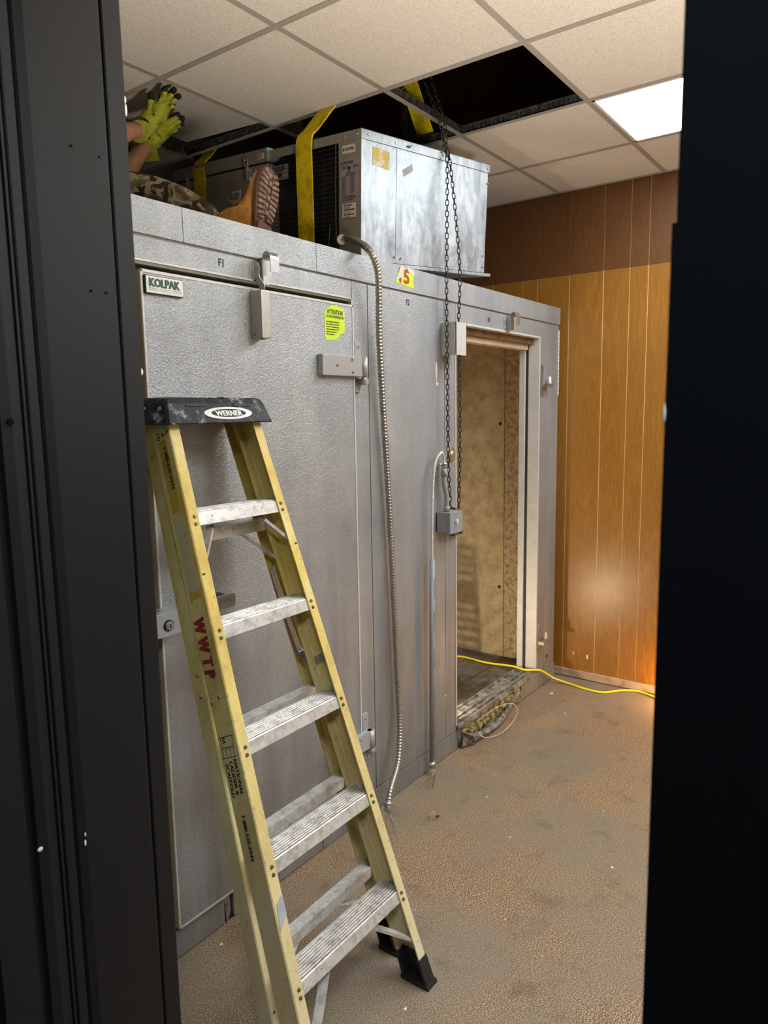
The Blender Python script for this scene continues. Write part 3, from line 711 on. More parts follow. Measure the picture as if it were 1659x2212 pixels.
rows = [('REFRIGERATION', .104, -.130), ('SYSTEM UNIT', .104, -.136), ('CERTIFIED', .040, -.130), ('CONFORMS TO', .040, -.136), ('MODEL', .072, -.150), ('HERMETIC CONDENSING', .082, -.157), ('UNIT FOR OUTDOOR USE', .084, -.163)]
for s, y, z in rows: text(b, s, .0052, (lx - .0012, y, z), (0, -1, 0), (0, 0, 1), .00015, sx=.9)
for k in range(11):
    text(b, random.choice(['VOLTS', 'AMPS', 'PHASE', 'HERTZ', 'FAN', 'COMP', 'LRA', 'MCA']) + ' ' + str(random.randint(10, 480)), .0052, (lx - .0012, .104, -.170 - k * .0062), (0, -1, 0), (0, 0, 1), .00015, sx=.9)
    text(b, str(random.randint(1, 230)) + ' ' + random.choice(['MAX', 'MIN', 'PSIG', 'OZ', 'HP']) + ' ' + str(random.randint(2, 60)), .0052, (lx - .0012, .056, -.167 - k * .0062), (0, -1, 0), (0, 0, 1), .00015, sx=.9)
for k, s in enumerate(['SUITABLE FOR OUTDOOR USE', 'FOR USE WITH COOLER SYSTEMS', 'HIGH AND LOW PRESSURE']): text(b, s, .0056, (lx - .0012, .106, -.242 - k * .007), (0, -1, 0), (0, 0, 1), .0002, sx=.95)
b.build('rating_lettering', 'ink', un, True)
B().box(lx - .0006, lx, .027, .105, -.321, -.266, .0004).build('caution_label', 'cream', un, True)
b = B()
for k, s in enumerate(['WARNING', 'AVERTISSEMENT', 'ADVERTENCIA']):
    z = -.276 - k * .018
    text(b, s, .0062, (lx - .0012, .078, z), (0, -1, 0), (0, 0, 1), .0003); text(b, 'Electrical shock hazard', .0042, (lx - .0012, .098, z - .006), (0, -1, 0), (0, 0, 1), .0001); text(b, 'Disconnect power', .0042, (lx - .0012, .092, z - .011), (0, -1, 0), (0, 0, 1), .0001)
    b.loft([[(lx - .0008 - d, y, zz) for y, zz in ((.094, z), (.082, z), (.088, z + .009))] for d in (0, .0004)])
    b.box(lx - .0011, lx - .0006, .028, .104, z - .0132, z - .0128)
b.build('caution_lettering', 'inkbrown', un, True)
# front labels and tape
b = B(); b.loft([[(x, -d, z) for x, z in ((.064, -.053), (.164, -.060), (.163, -.128), (.064, -.121))] for d in (.0004, .0012)]); b.build('faded_label', 'ylabel2', un, True)
b = B(); b.loft([[(x, -d, z) for x, z in ((.080, -.130), (.158, -.136), (.158, -.160), (.080, -.154))] for d in (.0003, .0006)]); b.build('peeled_label', 'lgrey', un, True).data.materials[0] = M['galv']
b = B(); b.loft([[(x, -d, z) for x, z in ((.245, -.114), (.303, -.084), (.312, -.108), (.254, -.139))] for d in (.0004, .0014)]); b.build('tape_piece', 'tape', un, True)
b = B()
for (x, z) in ((.035, -.018), (.196, -.020), (.845, -.022), (.851, -.085), (.200, -.462), (.238, -.466), (.838, -.410), (.838, -.463)):
    B().cyl((x, -.004, z), (x, -.0085, z), .0052, 10, .0035).build('panel_screw', 'zinc', un, True)
b = B()
for (y, z) in ((.017, -.018), (.088, -.020), (.045, -UH + .02)): B().cyl((-.003, y, z), (-.0085, y, z), .0052, 10, .0035).build('panel_screw', 'zinc', un, True)
b = B()
b.tube([(.262, -.006, -.024), (.268, -.010, -.019), (.276, -.008, -.026), (.284, -.012, -.018), (.290, -.010, -.014)], .0020, 6); b.build('bent_wire_clip', 'black', un, True)


def U(x, y, z): return UM @ V((x, y, z))


# ---- straps and hoist
HK = V((2.80, 1.98, 3.36))
hoist = empty('chain_hoist', HK); tag(hoist, 'black chain hoist hook gathering the yellow slings above the open ceiling', 'hoist')
b = B(); b.cyl(HK + V((0, -.06, .25)), HK + V((0, .06, .25)), .075, 24); b.box(HK.x - .03, HK.x + .03, HK.y - .05, HK.y + .05, HK.z + .30, HK.z + .40, .004); b.build('hoist_body', 'black', hoist)
b = B(); b.tube([HK + V((.03 * math.cos(a), 0, .03 * math.sin(a) + .03)) for a in frange(-2.6, 1.6, 14)], .009, 8); b.tube([HK + V((0, 0, .06)), HK + V((0, 0, .20))], .009, 8); b.build('hook', 'chain', hoist)
b = B(); b.tube([HK + V((0, 0, .38)), HK + V((0, 0, .55))], .012, 8); b.build('hanger', 'chain', hoist)
B().box(2.775, 2.825, 1.93, 2.84, 3.385, 3.435, .004).build('spreader_beam', 'black', hoist)


def strap(name, yl, lab, hk=HK):
    a0 = U(-.010, yl, -UH - .014); a1 = U(-.012, yl, -.30); a2 = U(-.014, yl, .004); a3 = U(.020, yl - .01, .050)
    h = hk + V((0, 0, .03))
    r0 = U(UW + .012, yl, -UH - .014); r2 = U(UW + .012, yl, .004)
    pts = [a0, a1, U(-.016, yl, -.12), a2] + [a3.lerp(h, t) for t in frange(0, .96, 6)]
    right = [h.lerp(U(UW - .01, yl, .05), t) for t in frange(.06, 1, 6)] + [r2, U(UW + .014, yl, -.25), r0]
    loop = pts + right + [U(UW * .5, yl, -UH - .016), a0]
    fine = catmull(loop, 4)
    wd = UM.to_3x3() @ V((0, 1, 0))
    o = B().ribbon(fine, wd, .098, .006).build(name, 'strap'); rebase(o, a0); tag(o, lab, 'strap', 'yellow lifting slings'); return o


strap('lifting_strap', .322, 'wide yellow lifting strap down the near grille of the unit')
strap('lifting_strap', 1.10, 'yellow lifting strap around the control box, behind the boot', V((2.80, 2.74, 3.36)))

# ---- chains
LP, LW, LR = .0235, .0062, .0021     # link pitch, half width, wire radius
lk = B(); hp = (LP + 2 * LR) / 2 + LR * .4
pts = [V((LW * math.cos(a), 0, (hp - LW) + LW * math.sin(a))) for a in frange(0, math.pi, 5)] + [V((LW * math.cos(a), 0, -(hp - LW) + LW * math.sin(a))) for a in frange(math.pi, 2 * math.pi, 5)]
lk.tube(pts, LR, 6, closed=True); link_src = None


def chain(name, path, label, group='hoist chains'):
    global link_src, lk
    P = resample([V(p) for p in path], LP)
    root = empty(name, P[-1]); tag(root, label, 'chain', group)
    inv = Matrix.Translation(-P[-1]); side = V((1, 0, 0))
    for i in range(len(P) - 1):
        d = (P[i + 1] - P[i]).normalized(); side = (side - d * side.dot(d)).normalized(); s2 = side
        s = side.lerp(d.cross(side), 0) if i % 2 == 0 else d.cross(side)
        s = (Matrix.Rotation(.75, 3, d) @ s); c2 = d.cross(s)
        m = Matrix((( s.x, c2.x, d.x, 0), (s.y, c2.y, d.y, 0), (s.z, c2.z, d.z, 0), (0, 0, 0, 1))); m.translation = (P[i] + P[i + 1]) / 2
        if link_src is None:
            link_src = lk.build('link', 'chain', root, True); link_src.matrix_local = inv @ m
        else: dup(link_src, inv @ m, root)
    return root


top = HK + V((-.06, -.10, .25))
e1 = U(.500, -.016, .012)
ch = [top, V((2.72, 1.76, 3.10))]
arc = catmull([top, (2.735, 1.80, 3.20), e1 + V((-.05, -.005, .10)), e1, e1 + V((.004, -.012, -.06)), (2.855, 1.722, 2.55), (2.852, 1.724, 2.20), (2.856, 1.722, 1.60), (2.864, 1.724, 1.42), (2.882, 1.728, 1.30), (2.890, 1.732, 1.256), (2.922, 1.732, 1.250), (2.938, 1.732, 1.22), (2.940, 1.728, 1.15), (2.936, 1.720, 1.118)], 10)
chain('pull_chain', arc, 'dark hand chain strand nearer the yellow strap, hanging to the grey switch box')
e2 = U(.515, -.018, .014)
arc = catmull([top + V((.03, -.02, 0)), (2.77, 1.78, 3.20), e2 + V((-.045, -.012, .10)), e2, e2 + V((.012, -.012, -.08)), (2.925, 1.700, 2.36), (2.944, 1.716, 2.10), (2.952, 1.716, 1.90), (2.950, 1.714, 1.60), (2.940, 1.712, 1.36), (2.926, 1.708, 1.22), (2.918, 1.706, 1.16)], 10)
chain('pull_chain', arc, 'dark hand chain strand passing behind the metal cover beside the open doorway')
for dx, lab in ((0, 'dark load chain behind the unit, left of the rear yellow strap'), (.035, 'dark load chain touching the rear yellow strap above the unit')):
    chain('load_chain', [V((2.96 + dx, 2.02 + dx * .3, 3.62)), V((2.96 + dx, 2.02 + dx * .3, 2.875 + dx * .1))], lab)

# ---- flexible conduit from the unit to the floor


def corrugated(name, path, r, pitch, amp, mat, parent=None, n=12):
    P = resample(catmull(path, 16), pitch / 4)
    return B().tube(P, r, n, rf=lambda i: r * (1 + amp * (.9, 0, -.9, 0)[i % 4])).build(name, mat, parent)


fc = empty('flexible_conduit', (2.23, 1.64, .02)); tag(fc, 'thick corrugated steel conduit arcing from the unit down to the floor', 'conduit')
s0 = U(-.004, .109, -.405)
corrugated('steel_hose', [s0, s0 + V((-.012, -.045, .000)), (2.262, 1.715, 2.318), (2.300, 1.700, 2.250), (2.325, 1.712, 2.15), (2.345, 1.728, 2.00), (2.375, 1.735, 1.69), (2.410, 1.738, 1.30), (2.434, 1.738, .90), (2.452, 1.735, .50), (2.440, 1.72, .33), (2.38, 1.69, .215), (2.285, 1.660, .150), (2.242, 1.645, .105)], .0125, .0135, .13, 'flex', fc)
B().cyl((2.242, 1.645, .108), (2.232, 1.640, .078), .0155, 14).cyl((2.243, 1.646, .112), (2.239, 1.644, .100), .019, 14).build('connector', 'zinc', fc)
B().cyl(s0 + V((.004, .004, 0)), s0 + V((-.008, -.008, 0)), .021, 16).build('connector', 'zinc', fc)
for k, (m, e) in enumerate((('wirec', (2.19, 1.62, .012)), ('wireg', (2.205, 1.585, .006)), ('flexw', (2.215, 1.60, .02)), ('wirec', (2.225, 1.625, .035)))):
    B().tube(catmull([(2.233, 1.640, .08), ((2.233 + e[0]) / 2 + .004 * k, (1.64 + e[1]) / 2, .05), e], 6), .0017, 6).build('wire', m, fc)
# ---- switch box with its conduit
sb = empty('switch_box', (2.90, YF, 1.12)); tag(sb, 'small grey metal switch box beside the open doorway, pipe entering its top', 'switch box')
bx0, bx1, by0, bz0, bz1 = 2.818, 2.926, 1.688, 1.143, 1.241
B().box(bx0, bx1, by0 + .014, YF - .003, bz0, bz1, .002).build('box_body', 'pvc', sb)
B().box(bx0 - .001, bx1 + .002, by0, by0 + .013, bz0 - .002, bz1 + .001, .0025).build('lid', 'pvc', sb)
B().box(bx0 - .004, bx1, YF - .003, YF, bz0 + .004, bz1 - .004).build('mounting_bracket', 'black', sb)
B().cyl((2.862, by0, 1.195), (2.862, by0 - .012, 1.195), .006, 10).sph((2.862, by0 - .010, 1.197), 1, 10, (.006, .006, .013)).build('toggle', 'white', sb)
for z in (1.155, 1.232): B().cyl((2.862, by0 + .001, z), (2.862, by0 - .002, z), .004, 8).build('lid_screw', 'zinc', sb)
p = [(2.848, 1.725, 1.243), (2.848, 1.725, 1.31), (2.840, 1.728, 1.345), (2.834, 1.730, 1.375), (2.834, 1.730, 1.41)]
B().tube(catmull(p, 6), .0115, 14).build('pipe', 'pvc', sb)
B().cyl((2.848, 1.725, 1.243), (2.848, 1.725, 1.268), .0145, 16).build('socket', 'pvc', sb)
B().cyl((2.834, 1.730, 1.408), (2.834, 1.730, 1.442), .0145, 16).build('socket', 'pvc', sb)
B().box(2.828, 2.836, 1.7145, 1.7165, 1.420, 1.430).build('size_mark', 'white', sb)
B().cyl((2.834, 1.730, 1.440), (2.834, 1.730, 1.466), .010, 14).cyl((2.834, 1.730, 1.460), (2.834, 1.730, 1.468), .016, 14).cyl((2.818, 1.735, 1.462), (2.806, 1.740, 1.462), .006, 8).build('cable_connector', 'zinc', sb)
corrugated('armoured_cable', [(2.834, 1.730, 1.466), (2.830, 1.728, 1.49), (2.808, 1.722, 1.513), (2.778, 1.712, 1.517), (2.758, 1.718, 1.500), (2.744, 1.722, 1.470), (2.736, 1.724, 1.43), (2.730, 1.726, 1.37), (2.726, 1.728, 1.25), (2.726, 1.730, 1.10), (2.728, 1.730, 1.03)], .0062, .0075, .14, 'flexw', sb, 10)
B().tube([(2.728, 1.730, 1.035), (2.722, 1.732, .6), (2.716, 1.732, .060)], .0125, 16).build('conduit_pipe', 'pvc', sb)
b = B()
for z in (.95, .80, .62, .42, .28): text(b, '1/2 SCH 40 PVC CONDUIT', .008, (2.7165 + (z - .5) * .01, 1.7185, z), (0, 0, -1), (.95, -.3, 0), .0002)
b.build('pipe_marking', 'pvcdark', sb)
B().cyl((2.716, 1.732, .066), (2.716, 1.732, .036), .0155, 14).cyl((2.716, 1.732, .060), (2.716, 1.732, .052), .0195, 14).cyl((2.698, 1.73, .056), (2.690, 1.728, .056), .005, 8).build('cable_connector', 'zinc', sb)
for m, e in (('wirek', (2.60, 1.655, .012)), ('wireg', (2.56, 1.70, .012)), ('wirec', (2.58, 1.67, .008)), ('flexw', (2.63, 1.69, .006))):
    B().tube(catmull([(2.716, 1.732, .04), (2.70, 1.71, .022), ((2.716 + e[0]) / 2, (1.71 + e[1]) / 2, .026), e], 6), .0018, 6).build('wire', m, sb)

# ================================================================ STEP LADDER
ld = empty('step_ladder', (1.40, 1.12, 0)); tag(ld, 'yellow fibreglass step ladder with aluminium treads leaning on the closed cooler door', 'ladder')


def channel(pb, pt, inward, depth, fl_, th, back, z0=None):
    """C channel: pb/pt bottom/top of front outer corner; inward=+1/-1 flange direction in x"""
    pb = V(pb); pt = V(pt); s = (pt - pb).normalized(); nx = V((inward, 0, 0)); nx = (nx - s * nx.dot(s)).normalized()
    nb = s.cross(nx); nb = nb if nb.y > 0 else -nb
    D = depth
    pr = [(0.003, 0), (fl_, 0), (fl_, th), (th + .002, th), (th, th + .002), (th, D - th - .002), (th + .002, D - th), (fl_, D - th), (fl_, D), (.003, D), (0, D - .003), (0, .003)]
    def at(p):
        return [p + nx * u + nb * v for u, v in pr]
    def cut(r, z):      # slide every corner along s to the level z
        return [q + s * ((z - q.z) / s.z) for q in r]
    b = B(); b.loft([cut(at(pb), pb.z), cut(at(pt), pt.z)]); return b, s, nx, nb


FR = {}
FLB, FLT = V((1.135, 1.058, .012)), V((1.2065, 1.589, 1.70)); FRB, FRT = V((1.655, 1.058, .012)), V((1.541, 1.589, 1.70))
for nm, pb, pt, iw in (('left', FLB, FLT, 1), ('right', FRB, FRT, -1)):
    b, s, nx, nb = channel(pb, pt, iw, .078, .034, .0045, 0); b.build('front_rail', 'fibre', ld); FR[nm] = (pb, pt, s, nx, nb)
RR = {}
for nm, pb, pt, iw in (('left', (1.158, 1.205, .030), (1.220, 1.670, 1.69), 1), ('right', (1.712, 1.215, .030), (1.553, 1.672, 1.69), -1)):
    b, s, nx, nb = channel(pb, pt, iw, .055, .030, .004, 0); b.build('rear_rail', 'fibre', ld); RR[nm] = (V(pb), V(pt), s, nx, nb)


def on(rail, z, u=0, v=0):
    pb, pt, s, nx, nb = rail
    p = pb + s * ((z - pb.z) / s.z); return p + nx * u + nb * v


# treads
for k in range(5):
    z = .29 * (k + 1)
    L0 = on(FR['left'], z, .005, .0048); R0 = on(FR['right'], z, .005, .0048)
    dep = .073; h = .034
    pr = [(0, -h), (0, -.003), (.002, 0)]
    nr = 7
    for q in range(nr):
        y = .006 + q * (dep - .012) / nr; pr += [(y, 0), (y + .001, .0022), (y + .0045, .0022), (y + .0055, 0)]
    pr += [(dep - .002, 0), (dep, -.003), (dep, -h), (dep - .003, -h), (dep - .003, -.005), (.003, -.005), (.003, -h)]
    tanf = .3145
    def lf(p, c): return [V((c.x, c.y + y + (zz * tanf if False else 0), c.z + zz)) for y, zz in pr]
    slant = -0.045 if k < 9 else 0
    b = B(); b.loft([[V((L0.x - .002, L0.y + y + zz * .30, z + zz)) for y, zz in pr], [V((R0.x + .002, R0.y + y + zz * .30, z + zz)) for y, zz in pr]])
    b.bm.faces.ensure_lookup_table()
    for q in range(nr): b.bm.faces[3 + 4 * q].material_index = 2; b.bm.faces[2 + 4 * q].material_index = 1; b.bm.faces[5 + 4 * q].material_index = 1
    b.build('tread', ['alu_worn', 'groove_dark', 'rib'], ld)
    for side in ('left', 'right'):
        for dz in (-.008, -.027):
            p = on(FR[side], z + dz, .021, 0); q = on(FR[side], z + dz, .021, -.0035)
            B().cyl(p + (p - q) * .3, q, .0058, 12, .0042).build('rivet', 'rivet', ld)
    if k in (0, 4):
        for x in (L0.x + (R0.x - L0.x) * .22, L0.x + (R0.x - L0.x) * .74):
            B().cyl((x, L0.y + .001, z - .016), (x, L0.y - .004, z - .018), .0058, 12, .0042).build('rivet', 'rivet', ld)
# rear cross bars
for k, z in enumerate((1.385, 1.12, .862, .574, .286)):
    a = on(RR['left'], z, .006, .006); c = on(RR['right'], z, .006, .006)
    B().loft([[V((q.x, q.y + y, z + zz)) for y, zz in ((-.004, -.034), (-.004, 0), (.034, 0), (.034, -.004), (0, -.004), (0, -.034))] for q in (a, c)]).build('rear_crossbar', 'alu_worn', ld)


def brace(a, b_, wdt=.020):
    a = V(a); b_ = V(b_); B().ribbon([a, a.lerp(b_, .08), a.lerp(b_, .92), b_], (0, 1, .3), wdt, .009).build('brace', 'alu_worn', ld)
    for p in (a, b_): B().cyl(p + V((0, -.004, 0)), p + V((0, -.014, -.002)), .005, 8).build('rivet', 'rivet', ld)


z = 1.45
brace((1.475, 1.527, 1.405), on(FR['right'], 1.325, .010, .012)); brace((1.285, 1.527, 1.405), on(FR['left'], 1.300, .010, .012))
brace((1.452, 1.618, 1.365), on(RR['right'], 1.255, .012, .010), .018); brace((1.30, 1.618, 1.365), on(RR['left'], 1.255, .012, .010), .018)
brace((1.478, 1.165, .252), on(FR['right'], .135, .012, .014), .024); brace((1.298, 1.165, .252), on(FR['left'], .100, .012, .014), .024)
brace((1.468, 1.300, .262), on(RR['right'], .165, .012, .012), .020); brace((1.34, 1.300, .262), on(RR['left'], .165, .012, .012), .020)
# rivets on outer webs, tape
for (z, v) in ((.983, .066), (.995, .030)):
    p = on(FR['left'], z, 0, v); B().cyl(p + V((.001, 0, 0)), p + V((-.004, 0, 0)), .006, 12, .004).build('rivet', 'zinc', ld)
for (z, v) in ((1.02, .020), (.965, .022), (1.60, .03)):
    p = on(RR['left'], z, 0, v); B().cyl(p + V((.001, 0, 0)), p + V((-.004, 0, 0)), .006, 12, .004).build('rivet', 'zinc', ld)
B().loft([[on(FR['left'], z, u, -.0008 - d) for z, u in ((.487, .010), (.502, .0345), (.455, .0345), (.425, .004))] for d in (0, .0008)]).build('tape_piece', 'tapeb', ld)
# spreader folded on the right
p0 = V((1.545, 1.560, 1.228)); p1 = V((1.556, 1.522, 1.10)); p2 = V((1.572, 1.480, .972))
B().ribbon([p0, p1, p2], (1, .2, 0), .026, .004).build('spreader_bar', 'steel', ld)
B().box(-.002, .002, -.006, .006, -.05, .05, m=Matrix.Translation(p0 + V((.012, -.006, -.04))) @ Matrix.Rotation(-.12, 4, 'Y') @ Matrix.Rotation(-.28, 4, 'X')).build('spreader_tab', 'alu', ld)
b = B(); a = on(FR['right'], .985, .006, .030); c = on(FR['right'], .975, .006, .082); b.ribbon([on(FR['right'], .985, .006, .012), a, c, p2 + V((0, .006, .006)), p2], (0, -.2, 1), .026, .003)
b.cyl(p2 + V((.0, -.006, .004)), p2 + V((0, .012, .004)), .008, 12); b.cyl(a + V((.004, 0, 0)), a + V((-.006, 0, 0)), .006, 10); b.build('spreader_bracket', 'steel', ld)
# feet
for nm, rail, dep in (('front', FR['left'], .078), ('front', FR['right'], .078), ('rear', RR['left'], .055), ('rear', RR['right'], .055)):
    pb, pt, s, nx, nb = rail; b = B(); o = -.004
    rings = []
    for z, g in ((0, .007), (.012, .007), (.014, .003), (.085, .002)):
        p = pb + s * ((z - pb.z) / s.z)
        cs = [(-g, -g), (.036 + g, -g), (.036 + g, -g + .010), (.008, -g + .012), (.008, dep + g - .012), (.036 + g, dep + g - .010), (.036 + g, dep + g), (-g, dep + g)]
        if z < .013: cs = [(-g, -g), (.036 + g, -g), (.036 + g, dep * .33), (.036 + g, dep * .5), (.036 + g, dep * .66), (.036 + g, dep + g), (.01, dep + g), (-g, dep + g)]
        rings.append([(lambda q: q + s * ((z - q.z) / s.z))(p + nx * u + nb * v) for u, v in cs])
    b.loft(rings[:2]); b.loft(rings[2:])
    mid = pb + s * ((.05 - pb.z) / s.z)
    b.box(-.001, .001, -.002, .002, -.035, .03, m=Matrix.Translation(mid + nx * .010 + nb * dep * .5)); b.build('rubber_foot', 'black', ld)
# top cap
b = B()


def ring(z, x0, x1, y0, y1, c=.006): return [(x0 + c, y0, z), (x1 - c, y0, z), (x1, y0 + c, z), (x1, y1 - c, z), (x1 - c, y1, z), (x0 + c, y1, z), (x0, y1 - c, z), (x0, y0 + c, z)]


b.loft([ring(1.681, 1.188, 1.566, 1.556, 1.742), ring(1.684, 1.186, 1.567, 1.555, 1.743), ring(1.736, 1.200, 1.556, 1.578, 1.742), ring(1.748, 1.206, 1.550, 1.586, 1.741), ring(1.7525, 1.214, 1.542, 1.596, 1.738)])
b.build('top_cap', 'cap', ld)
B().box(1.39, 1.42, 1.590, 1.60, 1.7515, 1.7535).build('cap_ridge', 'cap', ld)
fn = V((0, -.921, .39)).normalized(); up = V((0, .39, .921)).normalized()


def capf(x, z): return V((x, 1.555 + (z - 1.684) * .4235, z))


for x0 in (1.262, 1.430):
    B().loft([[capf(x, z) + fn * d for x, z in ((x0, 1.7275), (x0 + .066, 1.7275), (x0 + .066, 1.7345), (x0, 1.7345))] for d in (-.002, .0012)]).build('cap_slot', 'black', ld)
b = B(); o = capf(1.402, 1.7085); N = 40
def el(a, rx, rz, d): return o + V((1, 0, 0)) * rx * math.cos(a) + up * rz * math.sin(a) + fn * d
for (ra, rb, ca, cb) in ((.088, .064, .0185, .0125),):
    for i in range(N):
        a0, a1 = 2 * math.pi * i / N, 2 * math.pi * (i + 1) / N
        vs = [b.bm.verts.new(q) for q in (el(a0, ra, ca, .0015), el(a1, ra, ca, .0015), el(a1, rb, cb, .0018), el(a0, rb, cb, .0018))]; b.bm.faces.new(vs)
        vs = [b.bm.verts.new(q) for q in (el(a0, ra, ca, -.001), el(a1, ra, ca, -.001), el(a1, ra, ca, .0015), el(a0, ra, ca, .0015))]; b.bm.faces.new(vs)
b.mi = 1; b.loft([[el(a, .0655, .0130, d) for a in frange(0, 2 * math.pi, 33)[:-1]] for d in (-.001, .0008)]); b.mi = 0
text(b, 'WERNER', .0220, o - up * .0080 + fn * .0014, (1, 0, 0), up, .0004, align='CENTER', sx=1.08, bold=.0007)
b.build('cap_badge', ['white', 'black'], ld)
for (y, z) in ((1.60, 1.722), (1.665, 1.722), (1.612, 1.698), (1.675, 1.698)):
    x = 1.186 + (z - 1.684) * .27; B().cyl((x + .002, y, z), (x - .004, y, z), .007, 12, .005).build('cap_rivet', 'steel', ld)
B().loft([[(1.1868 + (z - 1.684) * .27 - d, y, z) for y, z in ((1.575, 1.688), (1.735, 1.688), (1.735, 1.735), (1.592, 1.735))] for d in (0, .0006)]).build('cap_end_grime', 'sill', ld)
# printing on the outer face of the left front rail
pb, pt, s, nx, nb = FR['left']


def railtext(b, st, size, z, v, off=.0002, sx=1.0, bold=0): text(b, st, size, on(FR['left'], z, -.0003, v), -s, -nb, off, sx=sx, bold=bold)


b = B()
railtext(b, 'NATIONAL', .0182, .842, .030, .0002, 1.0, .0005); railtext(b, 'LADDER &', .0182, .836, .048, .0002, 1.02, .0005); railtext(b, 'SCAFFOLD', .0182, .830, .066, .0002, 1.0, .0005)
for (z0, v0, z1, v1) in ((.900, .012, .893, .074), (.897, .016, .850, .022), (.893, .064, .843, .068), (.848, .014, .842, .074), (.872, .018, .868, .066), (.870, .034, .846, .036), (.870, .050, .846, .052)):
    p, q = on(FR['left'], z0, -.0005, v0), on(FR['left'], z1, -.0005, v1); b.ribbon([p, q], (q - p).cross(V((1, 0, 0))), .0016, .0004)
railtext(b, 'AA', .021, .896, .058, .0003, .62)
b.build('rail_printing', 'inkbrown', ld)
b = B(); railtext(b, '1-800-535-5944', .0180, .706, .046, .0003, 1.02, .0007); b.build('rail_printing', 'inkbrown', ld)
b = B()
railtext(b, 'L', .0178, 1.667, .014, .001); railtext(b, '&', .0175, 1.667, .034, .0006); railtext(b, 'LD', .0175, 1.672, .054, .0006)
railtext(b, '1-800-535-5944', .0180, 1.633, .038, .0003, 1.0, .0007)
b.build('rail_printing', 'inkbrown', ld)
b = B()
for st, z in (('W', 1.192), ('W', 1.144), ('T', 1.094), ('P', 1.062)):
    railtext(b, st, .058, z, .067, .0018, .62, .0022)
b.build('painted_letters', 'redpaint', ld)


def railpatch(pts, d=.0004): return B().loft([[on(FR['left'], z, -.00005 - e, v) for z, v in pts] for e in (0, d)])


railpatch([(1.650, .022), (1.648, .058), (1.462, .058), (1.468, .020)], .0002).build('phone_label', 'ylabel', ld)
railpatch([(1.455, .020), (1.448, .062), (1.255, .062), (1.262, .016)], .0002).build('cream_sticker', 'creamlab', ld)
railpatch([(1.262, .014), (1.256, .064), (1.236, .064), (1.244, .014)], .0002).build('yellow_sticker', 'ylabel', ld)
b = B(); text(b, 'WARNING', .010, on(FR['right'], 1.10, .0050, .018), -s, -nb, .0003); b.build('rail_printing', 'inkbrown', ld)

# ================================================================ CORD, LAMPS, DEBRIS
cp = [(3.20, 2.45, .118), (3.55, 2.50, .116), (3.80, 2.42, .116), (3.936, 2.301, .116), (3.927, 2.092, .117), (3.905, 1.900, .139), (3.885, 1.810, .141), (3.91, 1.765, .141), (3.950, 1.742, .132), (4.0, 1.736, .107), (4.06, 1.732, .072), (4.11, 1.712, .036), (4.14, 1.629, .010), (4.115, 1.50, .008), (4.12, 1.411, .008), (4.17, 1.36, .008), (4.22, 1.319, .008), (4.255, 1.234, .008), (4.209, 1.11, .008), (4.10, .95, .008), (3.95, .80, .008), (3.9, .2, .008), (3.7, -.8, .008)]
cd_ = B().tube(catmull(cp, 8), .0062, 10).build('extension_cord', 'cord'); rebase(cd_, (4.0, 1.5, 0)); tag(cd_, 'yellow extension cord running over the sill of the open doorway', 'cord')


def worklamp(name, loc, lab, mat, watts, col, size, rad):
    t = empty(name, loc); tag(t, lab, 'work lamp'); l = V(loc)
    B().tube([l + V((-.08, -.06, .006)), l + V((.08, -.06, .006)), l + V((.08, .06, .006)), l + V((-.08, .06, .006)), l + V((-.08, -.06, .006))], .006, 8).build('stand', 'chain', t)
    B().tube([l + V((-.08, 0, .006)), l + V((-.08, 0, .10)), l + V((.08, 0, .10)), l + V((.08, 0, .006))], .005, 8).build('yoke', 'chain', t)
    B().box(l.x - .06, l.x + .06, l.y - .01, l.y + .035, l.z + .06, l.z + .15, .008).build('housing', 'cord', t)
    L = bpy.data.lights.new(name, 'SPOT' if size[2] > .5 else 'POINT'); L.energy = watts; L.color = col; L.shadow_soft_size = rad
    o = bpy.data.objects.new('bulb', L); C.objects.link(o); o.parent = t; o.location = V(size)
    if size[2] > .5: L.spot_size = math.radians(150); L.spot_blend = .6; o.rotation_euler = (math.radians(180), 0, 0)
    B().sph(l + V(size) + V((0, .0, -.035)), .012, 10).build('bulb_glass', mat, t); return t


worklamp('work_lamp', (2.86, 2.04, IZ), 'small warm work lamp on the cooler floor behind the door jamb', 'warm', WORK_W, (1, .82, .58), (0.04, -.105, .143), .016)
worklamp('work_lamp', (4.13, .90, 0), 'orange glowing lamp on the floor by the panelled wall', 'warm2', GLOW_W, (1, .52, .16), (.04, .06, .10), .03)
up = worklamp('work_lamp', (1.02, -.45, 0), 'unseen work light added in the room to the right to brighten the ceiling', 'warm', UP_W, (1, .91, .78), (0, 0, 1.20), .22)  # invented upward spot that lifts the ceiling brightness
B().tube([(1.02, -.45, .10), (1.02, -.45, 1.18)], .012, 8).build('mast', 'chain', up)
# small folding stand in the cooler whose slats throw the shadow on the inner wall
st = empty('slatted_stand', (3.46, 2.10, IZ)); tag(st, 'small slatted step stand inside the open doorway, mostly hidden by the jamb', 'stand')
def sy(z): return .018 * (.508 - z) / .40 * 3.2


